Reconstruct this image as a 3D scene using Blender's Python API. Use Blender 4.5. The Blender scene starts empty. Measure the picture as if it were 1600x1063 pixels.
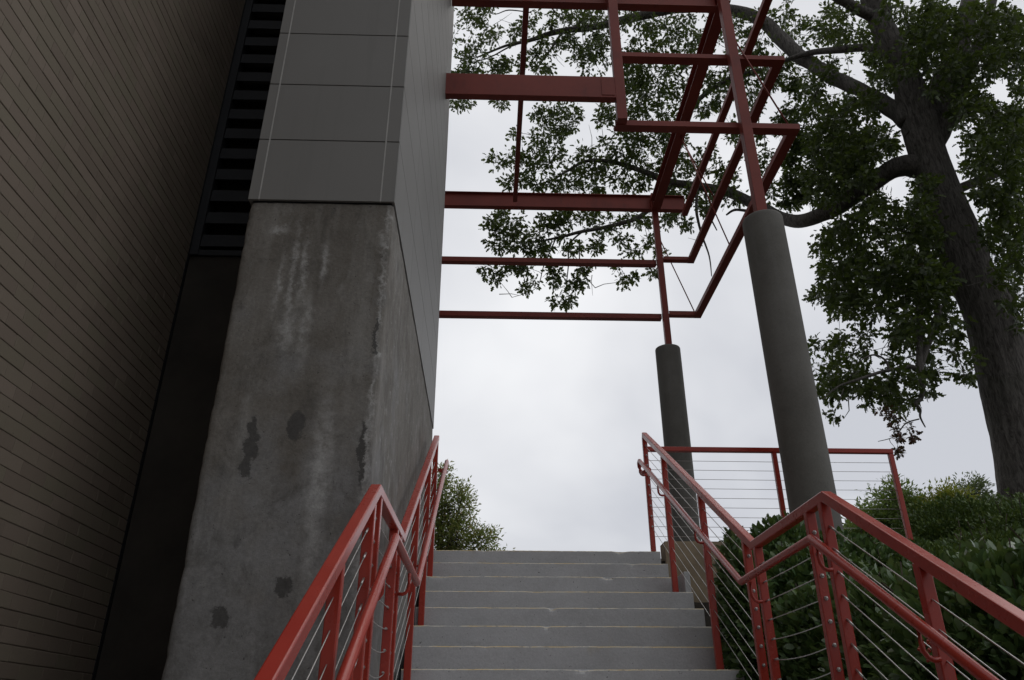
import bpy, math, random
import numpy as np
from mathutils import Vector, noise as mnoise

S = bpy.context.scene
COL = S.collection
rng = np.random.default_rng(7)
random.seed(7)

# ------------------------------------------------------------------ camera
PITCH = math.radians(26.85)
YAW = math.radians(1.79)
cam_d = bpy.data.cameras.new("camera")
cam_d.sensor_width = 36.0
cam_d.lens = 27.0
cam_d.clip_start = 0.05
cam_d.clip_end = 3000
cam = bpy.data.objects.new("camera", cam_d)
COL.objects.link(cam)
cam.location = (0, 0, 0)
cam.rotation_euler = (math.pi / 2 + PITCH, 0, -YAW)
S.camera = cam

# ------------------------------------------------------------------ world
world = bpy.data.worlds.new("World")
S.world = world
world.use_nodes = True
SUN_EL, SUN_AZ = math.radians(58), math.radians(40)     # azimuth from +Y towards +X
W = world.node_tree
W.nodes.clear()


def wn(t, **k):
    n = W.nodes.new(t)
    for a, b in k.items():
        setattr(n, a, b)
    return n


w_out = wn('ShaderNodeOutputWorld')
w_bg = wn('ShaderNodeBackground')
w_bg.inputs['Strength'].default_value = 0.12
w_sky = wn('ShaderNodeTexSky', sky_type='NISHITA', sun_disc=False, sun_elevation=SUN_EL, sun_rotation=SUN_AZ)
w_geo = wn('ShaderNodeTexCoord')
w_sep = wn('ShaderNodeSeparateXYZ')
W.links.new(w_geo.outputs['Generated'], w_sep.inputs[0])
w_add = wn('ShaderNodeMath', operation='ADD')
w_add.inputs[1].default_value = 0.35
W.links.new(w_sep.outputs['Z'], w_add.inputs[0])
w_max = wn('ShaderNodeMath', operation='MAXIMUM')
w_max.inputs[1].default_value = 0.2
W.links.new(w_add.outputs[0], w_max.inputs[0])
w_dx = wn('ShaderNodeMath', operation='DIVIDE')
w_dy = wn('ShaderNodeMath', operation='DIVIDE')
for n, s in ((w_dx, 'X'), (w_dy, 'Y')):
    W.links.new(w_sep.outputs[s], n.inputs[0])
    W.links.new(w_max.outputs[0], n.inputs[1])
w_cmb = wn('ShaderNodeCombineXYZ')
W.links.new(w_dx.outputs[0], w_cmb.inputs['X'])
W.links.new(w_dy.outputs[0], w_cmb.inputs['Y'])
w_noi = wn('ShaderNodeTexNoise')
w_noi.inputs['Scale'].default_value = 1.25
w_noi.inputs['Detail'].default_value = 5
w_noi.inputs['Roughness'].default_value = 0.45
w_noi.inputs['Distortion'].default_value = 0.3
W.links.new(w_cmb.outputs[0], w_noi.inputs['Vector'])
w_rmp = wn('ShaderNodeValToRGB')
e = w_rmp.color_ramp.elements
e[0].position, e[0].color = 0.40, (5.0, 5.12, 5.50, 1)
e[1].position, e[1].color = 0.60, (7.65, 7.7, 7.85, 1)
W.links.new(w_noi.outputs['Fac'], w_rmp.inputs[0])
w_mix = wn('ShaderNodeMix', data_type='RGBA')
w_mix.inputs['Factor'].default_value = 0.96              # an overcast lid over the clear sky
W.links.new(w_sky.outputs[0], w_mix.inputs['A'])
# unseen sky behind is dimmed to deepen shade on brick and recess; full front right
w_dot = wn('ShaderNodeVectorMath', operation='DOT_PRODUCT')
W.links.new(w_geo.outputs['Generated'], w_dot.inputs[0])
w_dot.inputs[1].default_value = (0.55, 0.74, 0.38)
w_dim = wn('ShaderNodeMapRange')
w_dim.interpolation_type = 'SMOOTHSTEP'
for k_, v_ in (('From Min', -0.70), ('From Max', 0.35), ('To Min', 0.36), ('To Max', 1.0)):
    w_dim.inputs[k_].default_value = v_
W.links.new(w_dot.outputs['Value'], w_dim.inputs['Value'])
w_mul = wn('ShaderNodeMix', data_type='RGBA', blend_type='MULTIPLY')
w_mul.inputs['Factor'].default_value = 1.0
W.links.new(w_rmp.outputs[0], w_mul.inputs['A'])
W.links.new(w_dim.outputs[0], w_mul.inputs['B'])
W.links.new(w_mul.outputs['Result'], w_mix.inputs['B'])
W.links.new(w_mix.outputs['Result'], w_bg.inputs['Color'])
W.links.new(w_bg.outputs[0], w_out.inputs[0])

# ------------------------------------------------------------------ sun (veiled by cloud)
sun_d = bpy.data.lights.new("sun", 'SUN')
sun_d.energy = 0.5
sun_d.angle = math.radians(40)
sun_d.color = (1.0, 0.96, 0.9)
sun = bpy.data.objects.new("sun", sun_d)
COL.objects.link(sun)
sv = Vector((math.sin(SUN_AZ) * math.cos(SUN_EL), math.cos(SUN_AZ) * math.cos(SUN_EL), math.sin(SUN_EL)))
sun.rotation_euler = sv.to_track_quat('Z', 'Y').to_euler()
sun.location = (20, 20, 40)

S.view_settings.view_transform = 'Standard'
S.view_settings.look = 'None'
S.view_settings.exposure = 0.0
S.view_settings.gamma = 1.0
S.view_settings.use_curve_mapping = False
S.render.engine = 'CYCLES'
S.cycles.max_bounces = 6
S.cycles.diffuse_bounces = 3
S.cycles.transparent_max_bounces = 4

# ------------------------------------------------------------------ photo rays (used to survey points in metres)
_F = np.array([math.sin(YAW) * math.cos(PITCH), math.cos(YAW) * math.cos(PITCH), math.sin(PITCH)])
_R = np.array([math.cos(YAW), -math.sin(YAW), 0.0])
_U = np.cross(_R, _F)


def at(x, y, Y):
    r = _F * 1200 + _R * (x - 800) + _U * (531.5 - y)
    return r * (Y / r[1])


# ------------------------------------------------------------------ material helpers
class NT:
    def __init__(s, name):
        s.m = bpy.data.materials.new(name)
        s.m.use_nodes = True
        s.t = s.m.node_tree
        s.bsdf = s.t.nodes['Principled BSDF']
        s.out = s.t.nodes['Material Output']
        s._co = None

    def n(s, t, **k):
        nd = s.t.nodes.new(t)
        for a, b in k.items():
            setattr(nd, a, b)
        return nd

    def l(s, a, b):
        s.t.links.new(a, b)

    def put(s, sock, v):
        if isinstance(v, bpy.types.NodeSocket):
            s.l(v, sock)
        elif isinstance(v, (tuple, list)):
            sock.default_value = tuple(v) if len(v) != 3 or sock.type == 'VECTOR' else (*v, 1)
        else:
            sock.default_value = v

    def co(s):
        if s._co is None:
            s._co = s.n('ShaderNodeTexCoord').outputs['Object']
        return s._co

    def mapc(s, scale=(1, 1, 1), loc=(0, 0, 0), src=None):
        m = s.n('ShaderNodeMapping')
        s.l(src or s.co(), m.inputs[0])
        m.inputs['Scale'].default_value = scale
        m.inputs['Location'].default_value = loc
        return m.outputs[0]

    def noise(s, scale, detail=4, rough=0.55, vec=None, dist=0.0, col=False):
        n = s.n('ShaderNodeTexNoise')
        s.l(vec or s.co(), n.inputs['Vector'])
        n.inputs['Scale'].default_value = scale
        n.inputs['Detail'].default_value = detail
        n.inputs['Roughness'].default_value = rough
        n.inputs['Distortion'].default_value = dist
        return n.outputs['Color' if col else 'Fac']

    def ramp(s, f, *stops):
        r = s.n('ShaderNodeValToRGB')
        s.l(f, r.inputs[0])
        el = r.color_ramp.elements
        while len(el) < len(stops):
            el.new(0.5)
        for e_, (p, c) in zip(el, stops):
            e_.position = p
            e_.color = (c, c, c, 1) if not isinstance(c, (tuple, list)) else (*c, 1)
        return r.outputs[0]

    def mix(s, f, a, b, mode='MIX'):
        m = s.n('ShaderNodeMix', data_type='RGBA', blend_type=mode)
        s.put(m.inputs['Factor'], f)
        s.put(m.inputs['A'], a)
        s.put(m.inputs['B'], b)
        return m.outputs['Result']

    def math(s, op, a, b=0.0):
        m = s.n('ShaderNodeMath', operation=op)
        s.put(m.inputs[0], a)
        s.put(m.inputs[1], b)
        return m.outputs[0]

    def bump(s, h, strength=0.3, dist=0.01):
        b = s.n('ShaderNodeBump')
        b.inputs['Strength'].default_value = strength
        b.inputs['Distance'].default_value = dist
        s.put(b.inputs['Height'], h)
        s.l(b.outputs[0], s.bsdf.inputs['Normal'])

    def set(s, base=None, rough=None, metal=None, spec=None):
        for k, v in (('Base Color', base), ('Roughness', rough), ('Metallic', metal), ('Specular IOR Level', spec)):
            if v is not None:
                s.put(s.bsdf.inputs[k], v)
        return s.m


def mat_red():
    t = NT('red_paint')
    big = t.noise(2.2, 5, 0.6)
    fine = t.noise(60, 3, 0.6)
    c = t.ramp(big, (0.3, (0.370, 0.036, 0.023)), (0.7, (0.445, 0.052, 0.031)))
    dirt = t.ramp(t.noise(14, 6, 0.7), (0.58, 0.0), (0.74, 0.22))
    c = t.mix(dirt, c, (0.22, 0.05, 0.042))
    t.bump(fine, 0.05, 0.004)
    return t.set(c, t.ramp(big, (0.3, 0.22), (0.7, 0.34)), 0, 0.45)


def mat_steel_red():
    t = NT('red_primer_steel')
    big = t.noise(1.3, 6, 0.65)
    c = t.ramp(big, (0.3, (0.185, 0.034, 0.025)), (0.7, (0.270, 0.052, 0.036)))
    st = t.ramp(t.noise(5, 6, 0.7, vec=t.mapc((1, 1, 0.35))), (0.55, 0.0), (0.75, 0.45))
    c = t.mix(st, c, (0.085, 0.030, 0.028))
    t.bump(t.noise(30, 3), 0.05, 0.004)
    return t.set(c, 0.45, 0, 0.28)


def mat_cable():
    t = NT('stainless_steel')
    return t.set((0.55, 0.54, 0.52), 0.38, 0.85)


def gauss(t, x, z, cx, cz, sx, sz):
    a = t.math('POWER', t.math('MULTIPLY', t.math('SUBTRACT', x, cx), 1 / sx), 2.0)
    b = t.math('POWER', t.math('ABSOLUTE', t.math('MULTIPLY', t.math('SUBTRACT', z, cz), 1 / sz)), 3.0)
    return t.math('EXPONENT', t.math('MULTIPLY', t.math('ADD', a, b), -1.0))


def mat_pier():
    t = NT('weathered_concrete')
    wob = t.n('ShaderNodeVectorMath', operation='SCALE')
    t.l(t.noise(11, 8, 0.75, col=True), wob.inputs[0])
    wob.inputs['Scale'].default_value = 0.16
    add = t.n('ShaderNodeVectorMath', operation='ADD')
    t.l(t.co(), add.inputs[0])
    t.l(wob.outputs[0], add.inputs[1])
    sub = t.n('ShaderNodeVectorMath', operation='SUBTRACT')
    t.l(add.outputs[0], sub.inputs[0])
    sub.inputs[1].default_value = (0.08, 0.08, 0.08)
    sp = t.n('ShaderNodeSeparateXYZ')
    t.l(sub.outputs[0], sp.inputs[0])
    x, z = sp.outputs['X'], sp.outputs['Z']
    front = t.ramp(sp.outputs['Y'], (0.0, 1.0), (1.0, 1.0))
    blot = t.noise(1.5, 8, 0.68, dist=0.5)
    base = t.ramp(blot, (0.32, (0.140, 0.126, 0.108)), (0.47, (0.188, 0.173, 0.152)), (0.68, (0.245, 0.233, 0.214)))
    # greyer cement skin in the lower half
    lowm = t.math('SUBTRACT', t.math('MULTIPLY', t.noise(2.3, 6, 0.6), 2.6), t.math('MULTIPLY', t.math('ADD', z, 0.6), 0.42))
    low = t.ramp(lowm, (0.25, 0.0), (0.75, 0.9))
    base = t.mix(low, base, t.ramp(t.noise(3.2, 7, 0.65), (0.3, (0.175, 0.172, 0.168)), (0.7, (0.29, 0.287, 0.283))))
    # vertical water streaks
    st = t.noise(3.0, 6, 0.6, vec=t.mapc((3.2, 3.2, 0.28)))
    base = t.mix(t.ramp(st, (0.52, 0.0), (0.72, 0.55)), base, (0.30, 0.29, 0.27))
    base = t.mix(t.ramp(t.noise(3.0, 6, 0.6, vec=t.mapc((4.0, 4.0, 0.25), (7, 3, 1))), (0.55, 0.0), (0.75, 0.4)), base, (0.105, 0.097, 0.086))
    # dark hard-edged patches
    pt = t.noise(2.6, 7, 0.62, vec=t.mapc((1.6, 1.6, 0.8), (2, 9, 4)))
    base = t.mix(t.ramp(pt, (0.66, 0.0), (0.71, 0.45)), base, (0.085, 0.083, 0.080))
    md = t.noise(6.5, 8, 0.72, vec=t.mapc((1, 1, 0.6), (1, 4, 2)), dist=0.6)
    base = t.mix(t.ramp(md, (0.50, 0.0), (0.66, 0.6)), base, (0.095, 0.088, 0.078))
    base = t.mix(t.ramp(t.noise(9, 8, 0.7, vec=t.mapc((1, 1, 0.5), (5, 2, 9))), (0.56, 0.0), (0.70, 0.45)), base, (0.33, 0.325, 0.31))
    # lime runs and damp spots that this pier carries
    runs = None
    for cx, cz, sx, sz in ((-1.245, 2.33, 0.016, 0.17), (-1.175, 2.35, 0.017, 0.38), (-1.120, 2.42, 0.018, 0.22),
                           (-0.998, 2.48, 0.020, 0.13), (-1.165, 2.02, 0.05, 0.14), (-1.06, 2.05, 0.03, 0.2),
                           (-0.665, 2.66, 0.03, 0.06), (-0.885, 1.15, 0.05, 0.5), (-1.30, 2.72, 0.05, 0.03),
                           (-0.645, 1.9, 0.012, 1.3)):
        g = gauss(t, x, z, cx, cz, sx, sz)
        runs = g if runs is None else t.math('MAXIMUM', runs, g)
    runs = t.math('MULTIPLY', runs, t.ramp(t.noise(16, 5, 0.7), (0.32, 0.15), (0.62, 1.0)))
    base = t.mix(t.math('MULTIPLY', runs, 0.85), base, (0.46, 0.455, 0.44))
    damp = None
    for cx, cz, sx, sz in ((-1.262, 1.37, 0.035, 0.13), (-1.268, 1.23, 0.03, 0.07), (-1.035, 1.45, 0.045, 0.08),
                           (-1.27, 0.47, 0.05, 0.045), (-0.655, 2.0, 0.012, 0.12),
                           (-1.0, 0.62, 0.04, 0.05), (-0.67, 1.3, 0.014, 0.2)):
        g = gauss(t, x, z, cx, cz, sx, sz)
        damp = g if damp is None else t.math('MAXIMUM', damp, g)
    base = t.mix(t.ramp(damp, (0.28, 0.0), (0.50, 0.9)), base, (0.080, 0.077, 0.073))
    base = t.mix(1.0, base, t.ramp(t.noise(70, 4, 0.7), (0.25, 0.80), (0.75, 1.20)), 'MULTIPLY')
    pits = t.ramp(t.noise(55, 2, 0.5), (0.70, 0.0), (0.76, 0.7))
    base = t.mix(pits, base, (0.06, 0.055, 0.05))
    t.bump(t.math('ADD', t.noise(26, 6, 0.7), t.math('MULTIPLY', pits, -0.6)), 0.35, 0.012)
    return t.set(base, 0.85, 0, 0.3)


def mat_column():
    t = NT('smooth_column_concrete')
    c = t.ramp(t.noise(1.6, 6, 0.6), (0.3, (0.140, 0.133, 0.118)), (0.7, (0.190, 0.182, 0.166)))
    c = t.mix(t.ramp(t.noise(2, 5, 0.6, vec=t.mapc((5, 5, 0.3))), (0.5, 0.0), (0.75, 0.4)), c, (0.20, 0.196, 0.186))
    c = t.mix(t.ramp(t.noise(40, 2), (0.72, 0.0), (0.77, 0.6)), c, (0.05, 0.05, 0.045))
    c = t.mix(t.ramp(t.noise(5, 7, 0.7), (0.52, 0.0), (0.72, 0.3)), c, (0.11, 0.105, 0.096))
    c = t.mix(1.0, c, t.ramp(t.noise(60, 4, 0.7), (0.25, 0.88), (0.75, 1.12)), 'MULTIPLY')
    t.bump(t.noise(22, 5, 0.65), 0.25, 0.008)
    return t.set(c, 0.8, 0, 0.3)


def mat_step():
    t = NT('grey_painted_step')
    c = t.ramp(t.noise(2.2, 6, 0.65), (0.3, (0.455, 0.455, 0.458)), (0.7, (0.540, 0.540, 0.542)))
    c = t.mix(t.ramp(t.noise(9, 6, 0.7, vec=t.mapc((0.6, 1, 1))), (0.55, 0.0), (0.75, 0.5)), c, (0.40, 0.398, 0.394))
    c = t.mix(t.ramp(t.noise(46, 2, 0.5), (0.71, 0.0), (0.75, 0.8)), c, (0.045, 0.045, 0.045))
    c = t.mix(t.ramp(t.noise(1.7, 5, 0.6, vec=t.mapc((1.4, 1, 1), (3, 5, 2))), (0.66, 0.0), (0.74, 0.35)), c, (0.42, 0.33, 0.19))
    c = t.mix(t.ramp(t.noise(4.5, 8, 0.75, vec=t.mapc((0.8, 1, 1.6), (9, 2, 5))), (0.50, 0.0), (0.70, 0.35)), c, (0.37, 0.365, 0.355))
    c = t.mix(1.0, c, t.ramp(t.noise(80, 4, 0.7), (0.25, 0.88), (0.75, 1.12)), 'MULTIPLY')
    t.bump(t.noise(30, 6, 0.7), 0.5, 0.007)
    return t.set(c, 0.7, 0, 0.35)


def mat_nosing():
    t = NT('worn_step_edge')
    n = t.noise(3.5, 6, 0.7, vec=t.mapc((1.2, 1, 1)))
    c = t.ramp(n, (0.34, (0.42, 0.42, 0.41)), (0.46, (0.72, 0.68, 0.57)), (0.60, (0.74, 0.56, 0.26)), (0.72, (0.52, 0.51, 0.48)))
    c = t.mix(t.ramp(t.noise(22, 4, 0.7), (0.55, 0.0), (0.68, 0.8)), c, (0.17, 0.17, 0.175))
    return t.set(c, 0.75, 0, 0.3)


def mat_panel():
    t = NT('grey_cladding_panel')
    c = t.ramp(t.noise(0.9, 4, 0.5), (0.3, (0.205, 0.199, 0.188)), (0.7, (0.228, 0.222, 0.211)))
    c = t.mix(t.ramp(t.noise(2.0, 5, 0.6, vec=t.mapc((5, 5, 0.25))), (0.55, 0.0), (0.8, 0.25)), c, (0.12, 0.115, 0.108))
    return t.set(c, 0.55, 0.0, 0.35)


def mat_plain(name, col, rough=0.7, metal=0.0, var=0.25, scale=6):
    t = NT(name)
    a = tuple(v * (1 - var) for v in col)
    b = tuple(v * (1 + var) for v in col)
    c = t.ramp(t.noise(scale, 6, 0.65), (0.3, a), (0.7, b))
    t.bump(t.noise(scale * 5, 4), 0.1, 0.004)
    return t.set(c, rough, metal, 0.4)


def mat_brick():
    t = NT('painted_brown_brick')
    ri = t.n('ShaderNodeNewGeometry').outputs['Random Per Island']
    c = t.ramp(ri, (0.0, (0.188, 0.150, 0.116)), (0.35, (0.222, 0.176, 0.138)), (0.7, (0.200, 0.172, 0.124)), (1.0, (0.243, 0.193, 0.153)))
    c = t.mix(t.ramp(t.noise(1.1, 6, 0.65), (0.35, 0.0), (0.75, 0.45)), c, (0.175, 0.143, 0.108))
    c = t.mix(t.ramp(t.noise(34, 3, 0.6), (0.70, 0.0), (0.75, 0.7)), c, (0.04, 0.034, 0.028))
    c = t.mix(t.ramp(t.noise(5, 6, 0.7, vec=t.mapc((1, 1, 1), (4, 1, 8))), (0.66, 0.0), (0.75, 0.3)), c, (0.23, 0.22, 0.20))
    t.bump(t.noise(40, 5, 0.7), 0.25, 0.004)
    return t.set(c, 0.72, 0, 0.35)


def leafy(name, cols, rough=0.5, trans=0.25, spec=0.4):
    t = NT(name)
    ri = t.n('ShaderNodeNewGeometry').outputs['Random Per Island']
    k = len(cols)
    c = t.ramp(ri, *[((i + 0.5) / k, cc) for i, cc in enumerate(cols)])
    t.set(c, rough, 0, spec)
    tr = t.n('ShaderNodeBsdfTranslucent')
    tc = t.mix(0.55, c, (0.30, 0.42, 0.03), 'MULTIPLY')
    t.l(t.mix(0.5, c, (0.16, 0.22, 0.03)), tr.inputs['Color'])
    mx = t.n('ShaderNodeMixShader')
    mx.inputs[0].default_value = trans
    t.l(t.bsdf.outputs[0], mx.inputs[1])
    t.l(tr.outputs[0], mx.inputs[2])
    t.l(mx.outputs[0], t.out.inputs[0])
    return t.m


def mat_bark():
    t = NT('oak_bark')
    v = t.mapc((16, 16, 3.2))
    n = t.noise(1.6, 7, 0.72, vec=v, dist=0.8)
    c = t.ramp(n, (0.36, (0.050, 0.045, 0.041)), (0.56, (0.150, 0.138, 0.127)), (0.75, (0.235, 0.220, 0.205)))
    c = t.mix(t.ramp(t.noise(1.8, 5, 0.6), (0.5, 0.0), (0.75, 0.4)), c, (0.075, 0.080, 0.060))
    t.bump(n, 0.9, 0.03)
    return t.set(c, 0.9, 0, 0.2)


M = dict(red=mat_red(), steel=mat_steel_red(), cable=mat_cable(), pier=mat_pier(), column=mat_column(), step=mat_step(),
         nosing=mat_nosing(), panel=mat_panel(), brick=mat_brick(), bark=mat_bark(),
         sealant=mat_plain('pale_sealant', (0.42, 0.41, 0.39), 0.6, 0, 0.15),
         black=mat_plain('dark_backing', (0.015, 0.015, 0.016), 0.9),
         louver=mat_plain('blue_grey_louvre_metal', (0.016, 0.017, 0.020), 0.7, 0.0),
         recess=mat_plain('shade_toned_recess_render', (0.036, 0.030, 0.024), 0.9, 0, 0.4, 2),  # base colour lowered to stand in for the shade inside the recess
         mortar=mat_plain('painted_mortar', (0.140, 0.112, 0.086), 0.9, 0, 0.2),
         tan=mat_plain('tan_wall_render', (0.36, 0.285, 0.195), 0.9, 0, 0.22, 4),
         soil=mat_plain('dark_mulch_soil', (0.030, 0.024, 0.018), 0.95, 0, 0.5, 9),
         paving=mat_plain('grey_concrete_paving', (0.15, 0.147, 0.14), 0.85, 0, 0.18, 3),
         stem=mat_plain('shrub_stem_bark', (0.06, 0.045, 0.035), 0.9),
         oak_leaf=leafy('oak_leaf', [(0.036, 0.055, 0.018), (0.048, 0.072, 0.020), (0.034, 0.056, 0.021), (0.080, 0.110, 0.028), (0.042, 0.066, 0.018)], 0.5, 0.36),
         red_leaf=leafy('withered_red_leaf', [(0.085, 0.025, 0.022), (0.055, 0.022, 0.018), (0.10, 0.035, 0.022)], 0.6, 0.2),
         shrub_leaf=leafy('glossy_shrub_leaf', [(0.095, 0.160, 0.058), (0.118, 0.198, 0.066), (0.092, 0.165, 0.074), (0.150, 0.225, 0.062), (0.085, 0.155, 0.054)], 0.30, 0.2, 0.6),
         hedge_leaf=leafy('dark_hedge_leaf', [(0.070, 0.122, 0.040), (0.090, 0.150, 0.044), (0.112, 0.175, 0.048), (0.145, 0.205, 0.048)], 0.45, 0.18, 0.4),
         lime_leaf=leafy('pale_green_leaf', [(0.14, 0.21, 0.055), (0.18, 0.24, 0.065), (0.115, 0.18, 0.055), (0.16, 0.22, 0.055)], 0.5, 0.45),
         yellow_leaf=leafy('yellow_green_leaf', [(0.28, 0.27, 0.035), (0.22, 0.25, 0.035), (0.32, 0.28, 0.035), (0.17, 0.21, 0.035)], 0.5, 0.45),
         grey_leaf=leafy('grey_green_leaf', [(0.13, 0.16, 0.10), (0.15, 0.18, 0.11), (0.11, 0.14, 0.085)], 0.6, 0.4),
         autumn_leaf=leafy('turning_leaf', [(0.19, 0.25, 0.07), (0.22, 0.28, 0.08), (0.25, 0.27, 0.08), (0.19, 0.24, 0.065), (0.28, 0.27, 0.09), (0.22, 0.27, 0.07), (0.38, 0.22, 0.11), (0.19, 0.24, 0.065)], 0.5, 0.6),
         berry=mat_plain('red_berry', (0.30, 0.035, 0.015), 0.35))


# ------------------------------------------------------------------ object helpers
def tag(o, label=None, cat=None, group=None, kind=None):
    if label:
        o['label'] = label
    if cat:
        o['category'] = cat
    if group:
        o['group'] = group
    if kind:
        o['kind'] = kind
    return o


def thing(name, label, cat, loc=(0, 0, 0), group=None):
    o = bpy.data.objects.new(name, None)
    o.empty_display_size = 0.2
    o.location = loc
    COL.objects.link(o)
    return tag(o, label, cat, group)


class MB:
    def __init__(s):
        s.v, s.f, s.mi, s.sm = [], [], [], []

    def add(s, vs, fs, mi=0, smooth=False):
        o = len(s.v)
        s.v += [tuple(map(float, p)) for p in vs]
        for f in fs:
            s.f.append([o + i for i in f])
            s.mi.append(mi)
            s.sm.append(smooth)
        return s

    def box(s, x0, x1, y0, y1, z0, z1, mi=0):
        vs = [(x, y, z) for z in (z0, z1) for y in (y0, y1) for x in (x0, x1)]
        return s.add(vs, [(0, 2, 3, 1), (4, 5, 7, 6), (0, 1, 5, 4), (2, 6, 7, 3), (0, 4, 6, 2), (1, 3, 7, 5)], mi)

    def sweep(s, pts, prof, up=(0, 0, 1), mi=0, smooth=False, radii=None, cap=True):
        """profile (list of (a,b)) swept along pts, mitred at the bends"""
        P = [np.array(p, float) for p in pts]
        n = len(P)
        k = len(prof)
        rings = []
        upv = np.array(up, float)
        for i in range(n):
            d0 = P[i] - P[i - 1] if i > 0 else P[1] - P[0]
            d1 = P[i + 1] - P[i] if i < n - 1 else P[-1] - P[-2]
            d0 = d0 / np.linalg.norm(d0)
            d1 = d1 / np.linalg.norm(d1)
            t = d0 + d1
            t /= np.linalg.norm(t)
            side = np.cross(t, upv)
            if np.linalg.norm(side) < 1e-4:
                side = np.cross(t, np.array([0, 1, 0.01]))
            side /= np.linalg.norm(side)
            uu = np.cross(side, t)
            c = max(0.5, float(np.dot(d0, t)))
            r = radii[i] if radii is not None else 1.0
            # widen along the bend plane only
            bend = d1 - d0
            bl = np.linalg.norm(bend)
            ring = []
            for a, b in prof:
                o = side * a * r + uu * b * r
                if bl > 1e-4:
                    bn = bend / bl
                    o = o + bn * np.dot(o, bn) * (1 / c - 1)
                ring.append(P[i] + o)
            rings.append(ring)
        vs = [p for r_ in rings for p in r_]
        fs = []
        for i in range(n - 1):
            for j in range(k):
                a, b = i * k + j, i * k + (j + 1) % k
                fs.append((a, b, b + k, a + k))
        s.add(vs, fs, mi, smooth)
        if cap:
            s.add([], [], mi)
            o = len(s.v) - len(vs)
            s.f.append([o + j for j in range(k)][::-1])
            s.f.append([o + (n - 1) * k + j for j in range(k)])
            s.mi += [mi, mi]
            s.sm += [False, False]
        return s

    def tube(s, pts, r, n=8, mi=0, up=(0, 0, 1), radii=None, smooth=True):
        prof = [(r * math.cos(2 * math.pi * j / n), r * math.sin(2 * math.pi * j / n)) for j in range(n)]
        return s.sweep(pts, prof, up, mi, smooth, radii)

    def build(s, name, mats, parent=None, bevel=0.0, segs=2):
        me = bpy.data.meshes.new(name)
        me.from_pydata(s.v, [], s.f)
        if not isinstance(mats, (list, tuple)):
            mats = [mats]
        for m in mats:
            me.materials.append(m)
        me.polygons.foreach_set('material_index', s.mi)
        me.polygons.foreach_set('use_smooth', s.sm)
        me.update()
        o = bpy.data.objects.new(name, me)
        COL.objects.link(o)
        if parent:
            o.parent = parent
            o.matrix_parent_inverse = parent.matrix_world.inverted() if False else o.matrix_parent_inverse
            # world coordinates minus the thing's own base
            L = parent.location
            p = parent
            off = Vector((0, 0, 0))
            while p:
                off += p.location
                p = p.parent
            o.location = -off
        if bevel > 0:
            b = o.modifiers.new('bevel', 'BEVEL')
            b.width = bevel
            b.segments = segs
            b.limit_method = 'ANGLE'
        return o


def rect(w, h):
    return [(-w / 2, -h / 2), (w / 2, -h / 2), (w / 2, h / 2), (-w / 2, h / 2)]


def fbm(x, y, z, o=4):
    return mnoise.fractal(Vector((x, y, z)), 1.0, 2.0, o)


# ------------------------------------------------------------------ ground
def lin(x, xs, ys):
    return float(np.interp(x, xs, ys))


def bank(y):
    return lin(y, [0.7, 3.35, 5.0, 7.7, 9.2, 14], [-1.69, -0.30, -0.20, 1.10, 1.50, 1.60])


def ground_z(x, y):
    z = bank(y)
    if x < 1.78:
        stairs_under = lin(y, [0.9, 3.6, 5.1, 7.6], [-1.69, -0.55, -0.50, 1.05]) if y < 7.6 else 1.50
        if -0.62 < x:
            z = min(z, stairs_under)
        else:
            z = min(z, stairs_under)
    if y > 7.75 and x < 4.3:
        z = 1.49
    if x > 6:
        z += min(1.0, (x - 6) * 0.12) * min(1, max(0, (y - 4) / 5))
    if x > 2.0 and y < 60:
        z += 0.05 * fbm(x * 1.1, y * 1.1, 3)
    return z


def grid_ground():
    xs = sorted(set([-400, -200, -100, -50, -25, -12, -6, -3.5] + list(np.round(np.arange(-2.2, 9.01, 0.25), 3)) + [1.77, 1.79, 4.29, 4.31, 10, 12, 15, 20, 30, 60, 120, 250, 500]))
    ys = sorted(set([-300, -120, -50, -20, -10, -5, -2, 0] + list(np.round(np.arange(0.5, 14.01, 0.25), 3)) + [7.74, 7.76, 16, 20, 26, 40, 70, 140, 300, 700]))
    b = MB()
    nx = len(xs)
    vs = [(x, y, ground_z(x, y)) for y in ys for x in xs]
    fs = [(j * nx + i, j * nx + i + 1, (j + 1) * nx + i + 1, (j + 1) * nx + i) for j in range(len(ys) - 1) for i in range(nx - 1)]
    b.add(vs, fs, 0, True)
    tag(b.build('ground', M['soil']), kind='structure')


grid_ground()

b = MB()
b.box(-0.62, 1.76, 7.96, 40, 1.50, 1.545)
b.box(1.76, 4.28, 7.93, 40, 1.50, 1.545)
tag(b.build('terrace_paving', M['paving']), kind='structure')
b = MB()
b.box(-2.3, 8.0, -30, 0.9, -1.76, -1.672)
tag(b.build('lower_paving', M['paving']), kind='structure')

# ------------------------------------------------------------------ stairs
YT, ZT, RI, TR = 7.600, 1.5514, 0.17, 0.28
XL, XR = -0.572, 1.757


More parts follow.
